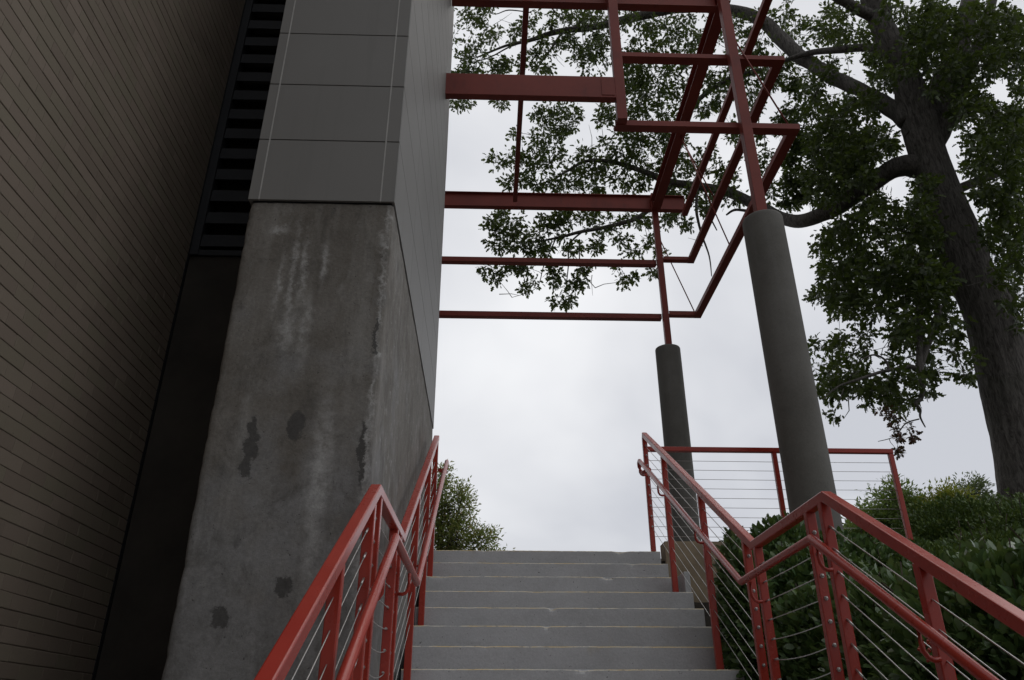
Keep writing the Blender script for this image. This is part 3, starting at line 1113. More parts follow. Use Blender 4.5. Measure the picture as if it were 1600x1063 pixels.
def oak():
    TX, TY = 7.62, 10.5
    t = thing('oak_tree', 'large dark oak tree with a thick trunk spreading its limbs over the red frame', 'tree', (TX, TY, ground_z(TX, TY)))
    nodes = []
    tb = MB()

    def trace(b, pts, n=10, wob=0.25, Y=None):
        P, R_ = [], []
        for q in pts:
            x, y, w = q[:3]
            p = at(x, y, q[3] if len(q) > 3 else (Y or depth_of(x)))
            P.append(p)
            R_.append(px_r(w, p))
        P2, R2 = limb_tube(b, P, R_, n, wob)
        for p, r_ in zip(P2, R2):
            nodes.append((*p, r_))
        return P2

    # trunk with flare, then the leader and forks
    P = [(TX + 0.12, TY, ground_z(TX, TY) - 0.3), (TX + 0.08, TY, ground_z(TX, TY) + 0.3)]
    R_ = [0.62, 0.47]
    for x, y, w in ((1606, 790, 80), (1590, 690, 80), (1572, 600, 81), (1546, 490, 79), (1517, 430, 75), (1494, 360, 68), (1470, 300, 60), (1448, 235, 58), (1437, 190, 60)):
        p = at(x, y, TY)
        P.append(tuple(p))
        R_.append(px_r(w, p) * 1.0)
    P2, R2 = smooth_path(P, R_, 22)
    n = 64
    rings = []
    for p, r_ in zip(P2, R2):
        rings.append([(p[0] + math.cos(a) * r_ * (1 + 0.05 * fbm(math.cos(a) * 2.4, math.sin(a) * 2.4, p[2] * 0.9) + 0.03 * fbm(math.cos(a) * 4, math.sin(a) * 4, p[2] * 1.6) - 0.045 * abs(fbm(math.cos(a) * 9, math.sin(a) * 9, p[2] * 1.1))),
                       p[1] + math.sin(a) * r_ * (1 + 0.05 * fbm(math.cos(a) * 2.4, math.sin(a) * 2.4, p[2] * 0.9) - 0.045 * abs(fbm(math.cos(a) * 9, math.sin(a) * 9, p[2] * 1.1))), p[2]) for a in [2 * math.pi * i / n for i in range(n)]])
        nodes.append((*p, r_))
    vs = [v for r_ in rings for v in r_]
    tb.add(vs, [(j * n + i, j * n + (i + 1) % n, (j + 1) * n + (i + 1) % n, (j + 1) * n + i) for j in range(len(rings) - 1) for i in range(n)], 0, True)
    lb = tb
    trace(lb, [(1440, 215, 54, 10.5), (1425, 150, 50, 10.4), (1405, 95, 44, 10.3), (1380, 45, 38, 10.2), (1362, 0, 34, 10.1), (1345, -60, 28, 10.0), (1330, -140, 18, 9.9)], 16)
    trace(lb, [(1442, 205, 48, 10.5), (1465, 150, 42, 10.6), (1492, 90, 36, 10.7), (1508, 40, 31, 10.8), (1516, -10, 27, 10.9), (1530, -90, 18, 11)], 14)
    trace(lb, [(1455, 240, 34, 10.5), (1480, 188, 26, 10.3), (1505, 125, 22, 10.1), (1532, 65, 19, 10.0), (1550, 5, 15, 9.9), (1565, -60, 10, 9.8)], 12)
    trace(lb, [(1420, 190, 34, 10.5), (1385, 165, 28, 10.7), (1345, 142, 24, 11.0), (1300, 120, 24, 11.6), (1262, 98, 24, 12.1), (1222, 62, 24, 12.6), (1180, 28, 21, 12.9), (1120, 12, 18, 13.2), (1050, 14, 17, 13.3), (990, 28, 15, 13.4), (930, 42, 12, 13.5), (870, 50, 10, 13.6), (828, 63, 7, 13.7), (790, 72, 4.5, 13.8), (745, 90, 2.5, 13.9)], 10)
    trace(lb, [(1395, 78, 20, 10.4), (1355, 74, 14, 10.9), (1310, 78, 13, 11.3), (1270, 82, 10, 11.8), (1225, 95, 7, 12.2)], 8)
    trace(lb, [(1372, 30, 22, 10.2), (1335, 12, 18, 10.0), (1300, -8, 15, 9.8), (1250, -30, 12, 9.9)], 8)
    trace(lb, [(1450, 262, 44, 10.5), (1415, 258, 36, 10.6), (1380, 272, 31, 10.8), (1345, 300, 29, 11.1), (1305, 326, 27, 11.5), (1262, 344, 24, 12.0), (1225, 342, 21, 12.5), (1185, 322, 19, 12.9), (1135, 300, 17, 13.1), (1090, 291, 15, 13.3), (1045, 284, 13, 13.4), (1000, 266, 9, 13.5), (950, 252, 7, 13.6), (915, 252, 5.5, 13.6), (885, 268, 4.5, 13.7), (862, 282, 3, 13.7), (830, 290, 2, 13.8)], 12)
    trace(lb, [(1048, 290, 9, 13.4), (1005, 335, 8, 13.5), (960, 352, 7.5, 13.5), (910, 362, 6, 13.6), (870, 372, 4.5, 13.6), (835, 378, 3, 13.7), (800, 378, 1.8, 13.8)], 8)
    trace(lb, [(912, 361, 3.6, 13.6), (890, 382, 3.2, 13.7), (888, 415, 2.2, 13.7), (884, 455, 1.2, 13.7)], 6)
    trace(lb, [(870, 370, 2.6, 13.6), (850, 415, 2.0, 13.6), (838, 450, 1.2, 13.7), (800, 465, 0.9, 13.7)], 6)
    trace(lb, [(905, 378, 2.6, 13.6), (908, 420, 2, 13.5), (930, 450, 1.1, 13.5)], 6)
    trace(lb, [(1190, 110, 10, 12.8), (1145, 122, 10, 13.0), (1112, 140, 9, 13.2), (1085, 165, 8, 13.3), (1060, 215, 6, 13.3), (1040, 270, 4, 13.4)], 8)
    trace(lb, [(880, 48, 5, 13.6), (862, 75, 4.5, 13.7), (848, 95, 3, 13.7), (838, 108, 1.5, 13.8)], 6)
    trace(lb, [(840, 60, 3.5, 13.7), (800, 72, 3, 13.8), (760, 92, 2.2, 13.9), (715, 102, 1.2, 14.0)], 6)
    trace(lb, [(830, 20, 2.0, 13.7), (795, 16, 2.2, 13.8), (770, 22, 1.5, 13.8), (740, 5, 1.2, 13.9)], 6)
    trace(lb, [(1090, 290, 5, 13.3), (1088, 330, 5, 13.2), (1096, 365, 4, 13.2), (1108, 400, 2.6, 13.1), (1112, 432, 1.4, 13.1)], 6)
    trace(lb, [(1102, 296, 4, 13.2), (1106, 330, 3.4, 13.2), (1120, 360, 2, 13.1)], 6)
    trace(lb, [(1215, 345, 7, 12.6), (1180, 333, 6, 12.7), (1150, 328, 5, 12.8), (1135, 336, 3, 12.8)], 6)
    # hanging boughs left of the trunk
    trace(lb, [(1478, 325, 18, 10.6), (1448, 370, 14, 10.8), (1438, 430, 12, 10.4), (1438, 500, 11, 9.6), (1438, 560, 12, 9.2), (1441, 600, 10, 9.2), (1440, 622, 7, 9.2), (1431, 630, 6, 9.2), (1438, 640, 4.5, 9.2), (1438, 652, 3.6, 9.2), (1446, 668, 2, 9.2)], 8, 0.35)
    trace(lb, [(1470, 480, 10, 9.4), (1456, 520, 11, 9.3), (1444, 560, 9, 9.2), (1438, 588, 5, 9.2)], 8, 0.35)
    trace(lb, [(1436, 580, 9, 9.2), (1424, 573, 8, 9.2), (1405, 576, 7, 9.2), (1375, 582, 6, 9.2), (1345, 592, 5, 9.1), (1310, 604, 3.2, 9.1), (1285, 625, 1.5, 9.1)], 8)
    trace(lb, [(1390, 578, 4, 9.2), (1382, 562, 4, 9.2), (1362, 555, 3, 9.2), (1335, 570, 1.6, 9.1)], 6)
    trace(lb, [(1436, 655, 2.4, 9.2), (1415, 662, 2.4, 9.2), (1398, 682, 1.6, 9.2), (1372, 690, 1.0, 9.2)], 6)
    trace(lb, [(1318, 608, 2, 9.1), (1305, 640, 1.4, 9.1), (1284, 645, 0.9, 9.1)], 6)
    trace(lb, [(1470, 545, 3, 9.3), (1495, 555, 2, 9.2), (1507, 590, 1.2, 9.2)], 6)
    # right side
    trace(lb, [(1490, 300, 18, 10.6), (1530, 282, 14, 10.8), (1570, 268, 12, 11.0), (1620, 248, 10, 11.2), (1680, 220, 7, 11.4)], 8)
    trace(lb, [(1515, 400, 10, 10.5), (1550, 430, 7, 10.4), (1585, 480, 4, 10.2), (1610, 520, 2, 10.1)], 6)
    lb.build('trunk', M['bark'], t)

    # ---- where leaf sprays sit: cx, cy, rx, ry, count, (depth spread)
    E = []

    def ell(*q):
        E.append(q)
    # upper left fans
    for q in ((735, 55, 32, 45, 26), (722, 110, 16, 28, 14), (748, 105, 26, 22, 16), (792, 98, 26, 9, 10), (745, 20, 28, 18, 14), (762, 60, 14, 12, 6), (728, 112, 20, 8, 6), (735, 116, 20, 5, 7),
              (775, 48, 8, 12, 5), (808, 58, 12, 18, 8), (838, 40, 22, 26, 18), (850, 75, 30, 12, 10), (880, 30, 30, 18, 24), (905, 62, 34, 18, 22), (930, 35, 26, 22, 22), (945, 80, 28, 22, 22), (915, 100, 20, 18, 14),
              (825, 95, 22, 14, 12), (852, 108, 22, 8, 8), (790, 110, 26, 7, 9), (880, 62, 20, 10, 8), (760, 10, 16, 10, 8),
              (715, 158, 12, 10, 7), (783, 162, 14, 7, 7), (736, 156, 8, 4, 3), (868, 172, 24, 12, 13), (880, 195, 20, 18, 16), (838, 178, 8, 8, 5), (850, 190, 10, 10, 6), (900, 178, 10, 12, 6), (882, 210, 8, 6, 5),
              (956, 172, 22, 14, 12), (948, 190, 14, 10, 7), (978, 215, 26, 14, 14), (850, 217, 26, 9, 10), (838, 228, 20, 8, 7), (806, 214, 6, 6, 3),
              (775, 252, 18, 8, 8), (805, 242, 24, 10, 9), (795, 288, 14, 10, 8), (830, 258, 24, 14, 14), (815, 280, 18, 12, 9), (860, 245, 24, 18, 14), (880, 285, 26, 16, 16), (905, 265, 26, 18, 18), (940, 262, 26, 20, 20), (925, 290, 26, 10, 12), (970, 250, 26, 22, 20), (1000, 235, 22, 22, 18), (985, 285, 28, 14, 16), (905, 235, 24, 8, 7), (1012, 270, 18, 14, 10), (945, 225, 20, 8, 6), (850, 290, 20, 8, 8),
              # between the second and third far beams
              (782, 338, 14, 12, 9), (770, 352, 14, 8, 7), (790, 362, 18, 12, 12), (778, 382, 16, 8, 9), (805, 350, 14, 14, 8), (820, 385, 22, 10, 12), (835, 365, 24, 12, 13), (860, 345, 20, 10, 10), (878, 345, 20, 18, 14), (850, 388, 16, 8, 7), (905, 335, 24, 10, 9), (935, 340, 28, 12, 13), (945, 355, 24, 8, 7), (890, 388, 9, 7, 6), (907, 383, 6, 5, 3), (934, 380, 10, 12, 9), (985, 340, 18, 10, 9), (968, 372, 14, 6, 6), (990, 393, 16, 6, 7), (1010, 345, 14, 14, 8), (1014, 375, 8, 10, 5), (840, 395, 14, 5, 5), (1030, 395, 6, 8, 4), (875, 372, 8, 6, 3),
              # below
              (760, 424, 12, 6, 6), (775, 434, 7, 6, 4), (796, 420, 20, 7, 9), (818, 422, 12, 10, 7), (868, 425, 7, 12, 6), (864, 440, 8, 7, 5), (913, 422, 8, 9, 6), (898, 444, 10, 9, 7), (885, 448, 5, 5, 2), (889, 468, 9, 6, 6), (872, 474, 6, 4, 3), (823, 452, 7, 6, 4), (835, 444, 5, 4, 2), (973, 438, 7, 6, 4), (988, 434, 6, 4, 3), (966, 418, 8, 3, 2), (1018, 422, 12, 6, 6), (913, 440, 8, 4, 3)):
        ell(*q, 13.6, 0.5)
    # centre: behind the frame
    for q in ((985, 40, 26, 26, 22), (1005, 85, 26, 26, 24), (990, 130, 24, 34, 42), (975, 100, 16, 22, 18), (1020, 140, 24, 26, 24), (1030, 55, 26, 26, 24), (1050, 95, 26, 26, 24), (1075, 50, 26, 24, 24), (1085, 90, 26, 24, 24), (1060, 135, 26, 20, 22), (1095, 130, 20, 16, 12), (1110, 60, 16, 26, 14), (1015, 180, 26, 14, 14), (1045, 175, 20, 14, 12), (985, 175, 14, 12, 8), (1020, 215, 26, 16, 18), (1050, 230, 26, 18, 18), (1040, 260, 22, 16, 14), (1070, 265, 22, 18, 16), (1100, 250, 18, 20, 12), (1060, 300, 24, 10, 12), (1085, 310, 10, 8, 6), (1055, 340, 16, 14, 12), (1070, 350, 7, 7, 5), (1110, 165, 20, 10, 8), (1130, 150, 18, 10, 8), (1095, 175, 10, 6, 4),
              (1135, 120, 18, 16, 12), (1160, 110, 22, 22, 18), (1180, 75, 20, 26, 16), (1160, 45, 20, 20, 14), (1200, 120, 20, 20, 18), (1180, 160, 18, 20, 14), (1150, 215, 14, 8, 6), (1120, 270, 16, 16, 10), (1140, 285, 16, 16, 10), (1115, 300, 10, 8, 4), (1150, 310, 16, 8, 7), (1105, 325, 7, 6, 4), (1190, 250, 16, 22, 12), (1170, 235, 10, 10, 5), (1100, 330, 5, 5, 2), (1192, 205, 12, 10, 6), (1195, 30, 18, 20, 10), (1195, 300, 14, 14, 8), (1145, 195, 14, 6, 4)):
        ell(*q, None, 0.7)
    # big right-hand canopy, dense with gaps
    for cx, cy, rx, ry, cnt in ((1240, 40, 30, 34, 16), (1230, 120, 26, 26, 26), (1260, 140, 26, 20, 24), (1235, 190, 26, 26, 36), (1280, 170, 26, 20, 20), (1310, 195, 30, 24, 44), (1270, 225, 30, 20, 40), (1320, 235, 30, 24, 50), (1235, 245, 22, 22, 30), (1250, 285, 26, 22, 40), (1290, 270, 30, 24, 50), (1340, 270, 30, 24, 50), (1370, 225, 28, 26, 46), (1345, 165, 30, 20, 36), (1290, 45, 22, 16, 12), (1310, 20, 26, 22, 16), (1320, 60, 26, 14, 14), (1350, 55, 14, 12, 6), (1290, 110, 20, 16, 12), (1235, 310, 20, 14, 16), (1275, 312, 22, 14, 16), (1310, 300, 20, 14, 18),
                              (1380, 120, 24, 18, 24), (1370, 90, 20, 14, 12), (1400, 30, 24, 30, 22), (1430, 55, 26, 26, 30), (1420, 100, 22, 22, 18), (1455, 30, 24, 30, 34), (1450, 90, 24, 26, 30), (1480, 40, 24, 30, 34), (1490, 100, 24, 26, 36), (1465, 135, 16, 16, 14), (1520, 120, 24, 26, 34), (1525, 40, 24, 34, 34), (1560, 40, 30, 36, 46), (1590, 60, 24, 40, 40), (1545, 90, 26, 22, 30), (1590, 120, 14, 30, 16), (1520, 160, 22, 22, 22), (1500, 175, 14, 20, 14), (1545, 180, 24, 20, 20), (1580, 190, 28, 24, 30), (1530, 215, 26, 20, 20), (1570, 230, 30, 22, 30), (1530, 255, 24, 20, 22), (1590, 270, 24, 26, 34), (1545, 300, 26, 18, 22), (1580, 320, 24, 22, 26), (1555, 345, 22, 20, 18), (1590, 365, 18, 22, 20), (1565, 390, 20, 20, 18), (1595, 410, 16, 20, 14), (1560, 425, 12, 14, 8), (1580, 445, 14, 8, 6), (1575, 478, 12, 9, 9), (1592, 510, 10, 12, 9), (1595, 465, 8, 8, 4), (1540, 365, 14, 14, 8), (1600, 200, 20, 40, 24),
                              (1370, 320, 26, 18, 26), (1340, 340, 26, 18, 20), (1310, 350, 20, 12, 12), (1410, 345, 22, 16, 18), (1440, 320, 18, 22, 14), (1440, 290, 20, 16, 14), (1300, 370, 18, 12, 10), (1330, 375, 24, 18, 20), (1370, 365, 24, 20, 24), (1285, 390, 16, 10, 8), (1415, 380, 22, 20, 20), (1450, 370, 22, 26, 34), (1310, 400, 22, 14, 16), (1350, 405, 26, 18, 28), (1400, 410, 26, 20, 36), (1445, 415, 24, 22, 40), (1300, 425, 22, 16, 16), (1335, 435, 26, 18, 34), (1385, 445, 30, 18, 42), (1430, 445, 26, 20, 40), (1470, 440, 16, 24, 26), (1290, 455, 18, 12, 12), (1320, 465, 26, 16, 30), (1355, 475, 24, 16, 26), (1395, 480, 22, 10, 14), (1430, 480, 24, 20, 28), (1465, 480, 20, 24, 28), (1320, 488, 26, 10, 16), (1350, 498, 18, 8, 9), (1395, 490, 8, 8, 5), (1275, 465, 8, 5, 3),
                              (1412, 515, 22, 16, 24), (1440, 515, 22, 20, 24), (1470, 510, 18, 18, 18), (1400, 532, 16, 12, 14), (1440, 540, 18, 18, 16), (1500, 515, 8, 16, 6), (1485, 535, 14, 8, 7), (1500, 548, 12, 10, 7), (1512, 560, 8, 10, 5), (1290, 540, 24, 8, 13), (1325, 530, 18, 10, 10), (1270, 545, 8, 5, 3), (1355, 528, 12, 10, 8), (1352, 548, 14, 8, 7), (1325, 562, 18, 8, 9), (1310, 548, 10, 6, 4), (1400, 560, 16, 8, 8),
                              (1290, 580, 22, 18, 24), (1320, 590, 24, 18, 26), (1285, 612, 14, 10, 10), (1350, 580, 22, 14, 18), (1345, 605, 22, 10, 13), (1380, 600, 18, 14, 16), (1395, 585, 14, 10, 8), (1310, 612, 18, 8, 9), (1440, 590, 16, 16, 16), (1455, 580, 12, 16, 12), (1425, 590, 8, 14, 5), (1452, 605, 7, 10, 5), (1385, 622, 14, 10, 10), (1400, 635, 14, 10, 10), (1415, 622, 14, 10, 10), (1353, 627, 6, 5, 4), (1302, 653, 5, 5, 4), (1507, 592, 8, 8, 7), (1500, 588, 4, 5, 2)):
        ell(cx, cy, rx, ry, cnt, None, 1.3)
    RED = ((1383, 645, 14, 6, 10), (1397, 660, 7, 10, 8), (1404, 682, 7, 9, 10), (1404, 705, 4, 8, 6), (1426, 678, 6, 8, 7), (1398, 672, 6, 6, 4), (1420, 665, 3, 4, 2), (1440, 413, 5, 3, 2))

    def sample(q, spread):
        cx, cy, rx, ry, cnt, Yd, sp = q
        out = []
        for _ in range(cnt):
            a, rr = random.uniform(0, 2 * math.pi), math.sqrt(random.random())
            x, y = cx + rx * rr * math.cos(a), cy + ry * rr * math.sin(a)
            Y0 = Yd or depth_of(x)
            Yq = Y0 + random.uniform(-1, 1) * sp - (0.45 if x > 1260 and sp > 1 else 0)
            if x < 1260:
                Yq = max(Yq, 12.62 + 0.1 * random.random())
            out.append(at(x, y, Yq))
        return out

    green, red = [], []
    for q in E:
        if q[1] > 470 and q[0] > 1230:            # thin trailing sprays low down
            q = (*q[:4], max(2, int(q[4] * 0.62)), *q[5:])
        elif q[0] > 1230:
            q = (*q[:4], int(q[4] * (1.3 if q[1] < 330 else 0.95)) + 1, *q[5:])
        green += sample(q, 1)
    for q in RED:
        red += sample((*q, 9.25, 0.15), 1)
    # canopy that goes on above and right of the picture so that shade and neighbouring views hold
    for _ in range(420):
        v = rng.normal(0, 1, 3)
        v /= np.linalg.norm(v)
        p = np.array([6.2, 11.8, 15.5]) + v * np.array([6.0, 3.6, 3.0]) * rng.uniform(0.55, 1)
        if p[2] > 13.4 or p[0] > 10.5:
            green.append(p)
    allp = [(p, 0) for p in green] + [(p, 1) for p in red]
    nd = np.array(nodes)
    NP, NRr = list(map(tuple, nd[:, :3])), list(nd[:, 3])
    arr = np.zeros((len(allp) * 4 + len(NP) + 10, 3))
    arr[:len(NP)] = nd[:, :3]
    cnt = len(NP)
    d0 = [np.min(np.sum((nd[:, :3] - p) ** 2, axis=1)) for p, _ in allp]
    tw = MB()
    LC, LD, LM = [], [], []
    for i in np.argsort(d0):
        p, isred = allp[i]
        dd = np.sum((arr[:cnt] - p) ** 2, axis=1)
        j = int(np.argmin(dd))
        q = arr[j].copy()
        L = math.sqrt(dd[j])
        if L > 0.05:
            mid = (p + q) / 2 + rng.normal(0, 0.10, 3) * L + np.array([0, 0, 0.06 * L])
            pts = [q, q * 0.3 + mid * 0.7, mid * 0.4 + p * 0.6, p]
            r0 = min(0.022, 0.004 + 0.009 * L)
            tw.sweep([tuple(v) for v in pts], [(1, 0), (-0.5, 0.87), (-0.5, -0.87)], (0.3, 0.5, 0.8), 0, True, radii=[r0, r0 * 0.8, r0 * 0.55, 0.0025], cap=False)
            for v in pts[1:]:
                arr[cnt] = v
                cnt += 1
            dirn = (p - q) / L
        else:
            dirn = np.array([0, 0, 1.0])
        k = random.randint(12, 19) if not isred else random.randint(4, 7)
        off = rng.normal(0, 1, (k, 3))
        off /= np.linalg.norm(off, axis=1)[:, None]
        rr = rng.uniform(0.0, 0.15 if not isred else 0.04, k)
        LC.append(p + off * rr[:, None])
        LD.append(off * 0.9 + dirn * 0.5 + np.array([0, 0, -0.35]))
        LM.append(np.full(k, isred))
    # bare twig ends
    for x, y, x2, y2, Y in ((900, 200, 915, 185, 13.6), (925, 235, 920, 195, 13.6), (1098, 385, 1075, 372, 13.1), (780, 460, 812, 462, 13.7), (925, 430, 926, 462, 13.5), (1285, 640, 1290, 655, 9.8), (1325, 620, 1318, 655, 9.8), (880, 20, 860, 5, 13.7), (770, 40, 800, 20, 13.8), (815, 45, 780, 30, 13.8), (850, 60, 880, 95, 13.7), (862, 70, 882, 105, 13.7)):
        p, q = at(x, y, Y), at(x2, y2, Y)
        m_ = (p + q) / 2 + rng.normal(0, 0.05, 3)
        tw.sweep([tuple(p), tuple(m_), tuple(q)], [(1, 0), (-0.5, 0.87), (-0.5, -0.87)], (0.3, 0.5, 0.8), 0, True, radii=[0.010, 0.007, 0.003], cap=False)
    tw.build('branches', M['bark'], t)
    C, D, MI = np.concatenate(LC), np.concatenate(LD), np.concatenate(LM)
    leaf_mesh('crown', C, D, 0.104, 'oak', [M['oak_leaf'], M['red_leaf']], t, MI, 0.45, np.where(MI > 0, 0.62, 1.0))
    print('oak leaves', len(C), 'sprays', len(allp))


oak()


# ------------------------------------------------------------------ shrubs
def shrub(name, label, cat, blobs, leaf, size, mat, dens, berries=None):
    bx = np.mean([b_[0] for b_ in blobs])
    by = np.mean([b_[1] for b_ in blobs])
    t = thing(name, label, cat, (bx, by, ground_z(bx, by)))
    C, D = [], []
    st = MB()
    for (x, y, rx, ry, h) in blobs:
        gz = ground_z(x, y)
        c = np.array([x, y, gz + h * 0.45])
        n = int(dens * (rx * ry + rx * h + ry * h) / 3 * 10)
        v = rng.normal(0, 1, (n, 3))
        v /= np.linalg.norm(v, axis=1)[:, None]
        r = 1 - rng.random(n) ** 1.6 * 0.55
        lump = np.array([0.16 * fbm(*(q * 2.6 + c)) for q in v])
        off = v * (r + lump)[:, None] * np.array([rx, ry, h * 0.55])
        keep = (off[:, 2] + c[2]) > gz - 0.05
        C.append((c + off)[keep])
        D.append((v + np.array([0, 0, 0.5]))[keep])
        # upright sprigs that break the outline
        for _ in range(int(9 * rx * ry / 0.3)):
            a = random.uniform(0, 6.28)
            rr = math.sqrt(random.random()) * 0.85
            base = c + np.array([rx * rr * math.cos(a), ry * rr * math.sin(a), h * 0.55 * math.sqrt(1 - rr * rr) * 0.9])
            tip = base + np.array([random.gauss(0, 0.05), random.gauss(0, 0.05), random.uniform(0.08, 0.24)])
            st.tube([tuple(c * 0.5 + base * 0.5), tuple(base), tuple(tip)], 0.004, 4)
            m = random.randint(7, 12)
            tt = rng.random(m)[:, None]
            C.append(base * (1 - tt) + tip * tt)
            dd = rng.normal(0, 0.7, (m, 3))
            dd[:, 2] = 0.7
            D.append(dd)
        for _ in range(5):
            a = random.uniform(0, 6.28)
            e_ = c + np.array([rx * 0.6 * math.cos(a), ry * 0.6 * math.sin(a), h * 0.15])
            st.tube([(x + 0.1 * math.cos(a), y + 0.1 * math.sin(a), gz - 0.1), tuple((e_ + np.array([x, y, gz])) / 2), tuple(e_)], 0.012, 5)
    st.build('stem', M['stem'], t)
    C, D = np.concatenate(C), np.concatenate(D)
    leaf_mesh('foliage', C, D, size, leaf, mat, t, None, 0.55)
    if berries:
        bb = MB()
        for (p, r_) in berries:
            n, m = 8, 5
            vs = [(p[0] + r_ * math.sin(math.pi * j / m) * math.cos(2 * math.pi * i / n), p[1] + r_ * math.sin(math.pi * j / m) * math.sin(2 * math.pi * i / n), p[2] + r_ * math.cos(math.pi * j / m)) for j in range(m + 1) for i in range(n)]
            bb.add(vs, [(j * n + i, j * n + (i + 1) % n, (j + 1) * n + (i + 1) % n, (j + 1) * n + i) for j in range(m) for i in range(n)], 0, True)
        bb.build('berries', M['berry'], t)
    print(name, len(C))
    return t


shrub('glossy_shrub', 'glossy dark green shrub spilling past the red post in front of the tan wall', 'shrub',
      [(2.62, 6.75, 0.45, 0.5, 0.98), (2.50, 6.0, 0.45, 0.5, 0.95), (2.32, 5.3, 0.46, 0.5, 0.95), (3.05, 6.6, 0.5, 0.5, 0.9), (1.86, 5.75, 0.16, 0.25, 1.15)], 'ell', 0.062, M['shrub_leaf'], 2500)
bl = [(at(1455 + random.gauss(0, 14), 1012 + random.gauss(0, 8), 3.3 + random.uniform(-0.1, 0.05)), 0.0065) for _ in range(26)]
shrub('glossy_shrub', 'broad leaved glossy shrub with a few red berries below the lower right handrail', 'shrub',
      [(2.55, 4.6, 0.62, 0.6, 1.05), (2.50, 3.75, 0.62, 0.6, 1.05), (2.55, 2.95, 0.60, 0.55, 0.95), (2.6, 2.2, 0.6, 0.6, 0.95), (3.3, 3.5, 0.6, 0.65, 1.1), (3.3, 2.6, 0.6, 0.6, 1.05), (3.3, 4.4, 0.6, 0.6, 1.1)], 'ell', 0.060, M['shrub_leaf'], 2500, bl)
shrub('dark_hedge', 'dense dark green hedge filling the bank around the foot of the near column', 'hedge',
      [(3.25, 5.3, 0.6, 0.6, 1.0), (3.6, 6.2, 0.6, 0.6, 0.95), (4.0, 5.2, 0.6, 0.6, 1.1), (4.3, 6.6, 0.6, 0.6, 0.95), (4.1, 4.3, 0.65, 0.6, 1.2)], 'ell', 0.036, M['hedge_leaf'], 5200)
shrub('dark_hedge', 'dense dark green hedge at the right edge below the oak trunk', 'hedge',
      [(4.8, 5.8, 0.65, 0.65, 1.1), (5.2, 7.0, 0.7, 0.7, 1.15), (4.9, 4.8, 0.65, 0.65, 1.25), (5.7, 6.0, 0.7, 0.7, 1.1), (6.1, 7.4, 0.75, 0.75, 1.05), (5.3, 8.4, 0.8, 0.7, 1.0), (6.6, 8.7, 0.8, 0.8, 0.75), (7.3, 9.6, 0.7, 0.5, 0.75), (5.8, 4.9, 0.7, 0.7, 1.2)], 'ell', 0.038, M['hedge_leaf'], 4600)


# ------------------------------------------------------------------ trees beyond
def far_tree(name, label, base, blobs, size, mat, dens, leaf='lance', trunk_r=0.14, group=None):
    t = thing(name, label, 'tree', base, group)
    b = MB()
    bx, by, bz = base
    C, D = [], []
    cx = np.mean([q[0] for q in blobs])
    cz = np.mean([q[2] for q in blobs])
    b.tube([(bx, by, bz - 0.2), (bx + 0.1, by, bz + (cz - bz) * 0.5), (cx, by, cz)], 1.0, 8, radii=[trunk_r, trunk_r * 0.7, trunk_r * 0.4])
    for (x, y, z, rx, ry, rz) in blobs:
        c = np.array([x, y, z])
        mid = (c + np.array([bx, by, bz + (cz - bz) * 0.6])) / 2
        b.tube([(bx + 0.05, by, bz + (cz - bz) * 0.45), tuple(mid), tuple(c)], 1.0, 6, radii=[trunk_r * 0.5, trunk_r * 0.3, trunk_r * 0.12])
        nc = max(6, int(dens * rx * rz))
        for _ in range(nc):
            v = rng.normal(0, 1, 3)
            v /= np.linalg.norm(v)
            rr = 1 - random.random() ** 1.5 * 0.6
            p = c + v * np.array([rx, ry, rz]) * (rr + 0.25 * fbm(*(v * 2 + c)))
            if random.random() < 0.35:
                b.sweep([tuple(c + (p - c) * 0.3), tuple(c + (p - c) * 0.65 + rng.normal(0, 0.05, 3)), tuple(p)], [(1, 0), (-0.5, 0.87), (-0.5, -0.87)], (0.3, 0.5, 0.8), 0, True, radii=[0.018, 0.012, 0.004], cap=False)
            k = random.randint(14, 22)
            o = rng.normal(0, 0.11 * size / 0.12, (k, 3))
            o[:, 2] *= 0.75
            C.append(p + o)
            D.append(o * 4 + v * 0.5 + np.array([0, 0, 0.1]))
    b.build('trunk', M['bark'], t)
    C, D = np.concatenate(C), np.concatenate(D)
    leaf_mesh('crown', C, D, size, leaf, mat, t, None, 0.5)
    print(name, len(C))


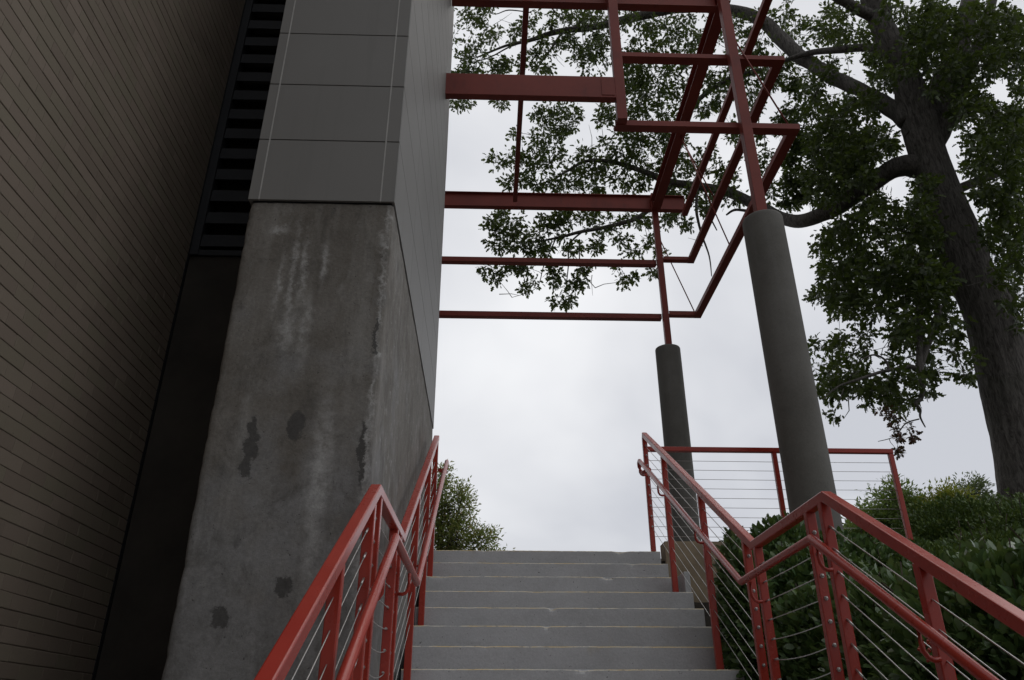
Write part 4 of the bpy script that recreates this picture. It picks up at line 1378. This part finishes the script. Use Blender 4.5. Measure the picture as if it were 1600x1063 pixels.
far_tree('leafy_tree', 'small green tree with a few orange tinged leaves beyond the top of the stairs', (-1.3, 22, 1.5),
         [(-1.5, 22, 6.0, 0.45, 0.6, 0.55), (-0.95, 22, 5.7, 0.55, 0.6, 0.7), (-1.0, 22, 4.8, 0.8, 0.8, 0.7), (-0.2, 22, 4.7, 0.55, 0.6, 0.45), (-1.7, 22.2, 4.9, 0.7, 0.7, 0.8), (-0.6, 22, 4.0, 0.9, 0.8, 0.5), (0.25, 22, 4.35, 0.35, 0.4, 0.25), (-2.4, 22.4, 5.6, 0.7, 0.7, 0.9), (-0.75, 22, 6.05, 0.3, 0.4, 0.2), (-1.35, 22, 6.6, 0.3, 0.3, 0.35)], 0.115, M['autumn_leaf'], 270)
far_tree('leafy_tree', 'pale green bushy tree behind the end of the terrace rail', (11.8, 22, 1.9),
         [(11.9, 22, 5.9, 0.55, 0.7, 0.7), (11.2, 22, 5.2, 0.7, 0.7, 0.6), (12.5, 22, 5.5, 0.6, 0.7, 0.6), (11.8, 22, 4.6, 1.2, 0.9, 0.9), (12.7, 22, 4.6, 0.8, 0.8, 0.9), (10.6, 22, 4.9, 0.45, 0.6, 0.45), (11.5, 22, 3.6, 1.4, 0.9, 0.9)], 0.15, M['lime_leaf'], 420)
far_tree('leafy_tree', 'yellowing rounded tree in the middle of the three trees right of the near column', (13.6, 21, 1.9),
         [(12.95, 21, 5.6, 0.50, 0.6, 0.6), (13.05, 21, 5.0, 0.7, 0.8, 0.8), (12.5, 21, 5.3, 0.4, 0.5, 0.4), (13.4, 21, 4.3, 0.6, 0.7, 0.6), (12.9, 21, 3.9, 1.1, 0.9, 1.0)], 0.13, M['yellow_leaf'], 460)
far_tree('leafy_tree', 'thin grey green tree just left of the oak trunk', (17.4, 26, 1.9),
         [(16.9, 26, 7.3, 0.55, 0.6, 0.6), (17.6, 26, 6.7, 0.5, 0.6, 0.6), (16.9, 26, 6.2, 0.7, 0.7, 0.8), (18.2, 26, 6.6, 0.4, 0.5, 0.6), (18.0, 26, 5.8, 0.7, 0.7, 0.7), (17.2, 26, 5.0, 1.0, 0.9, 0.9)], 0.15, M['grey_leaf'], 260)

print('objects', len(bpy.data.objects))
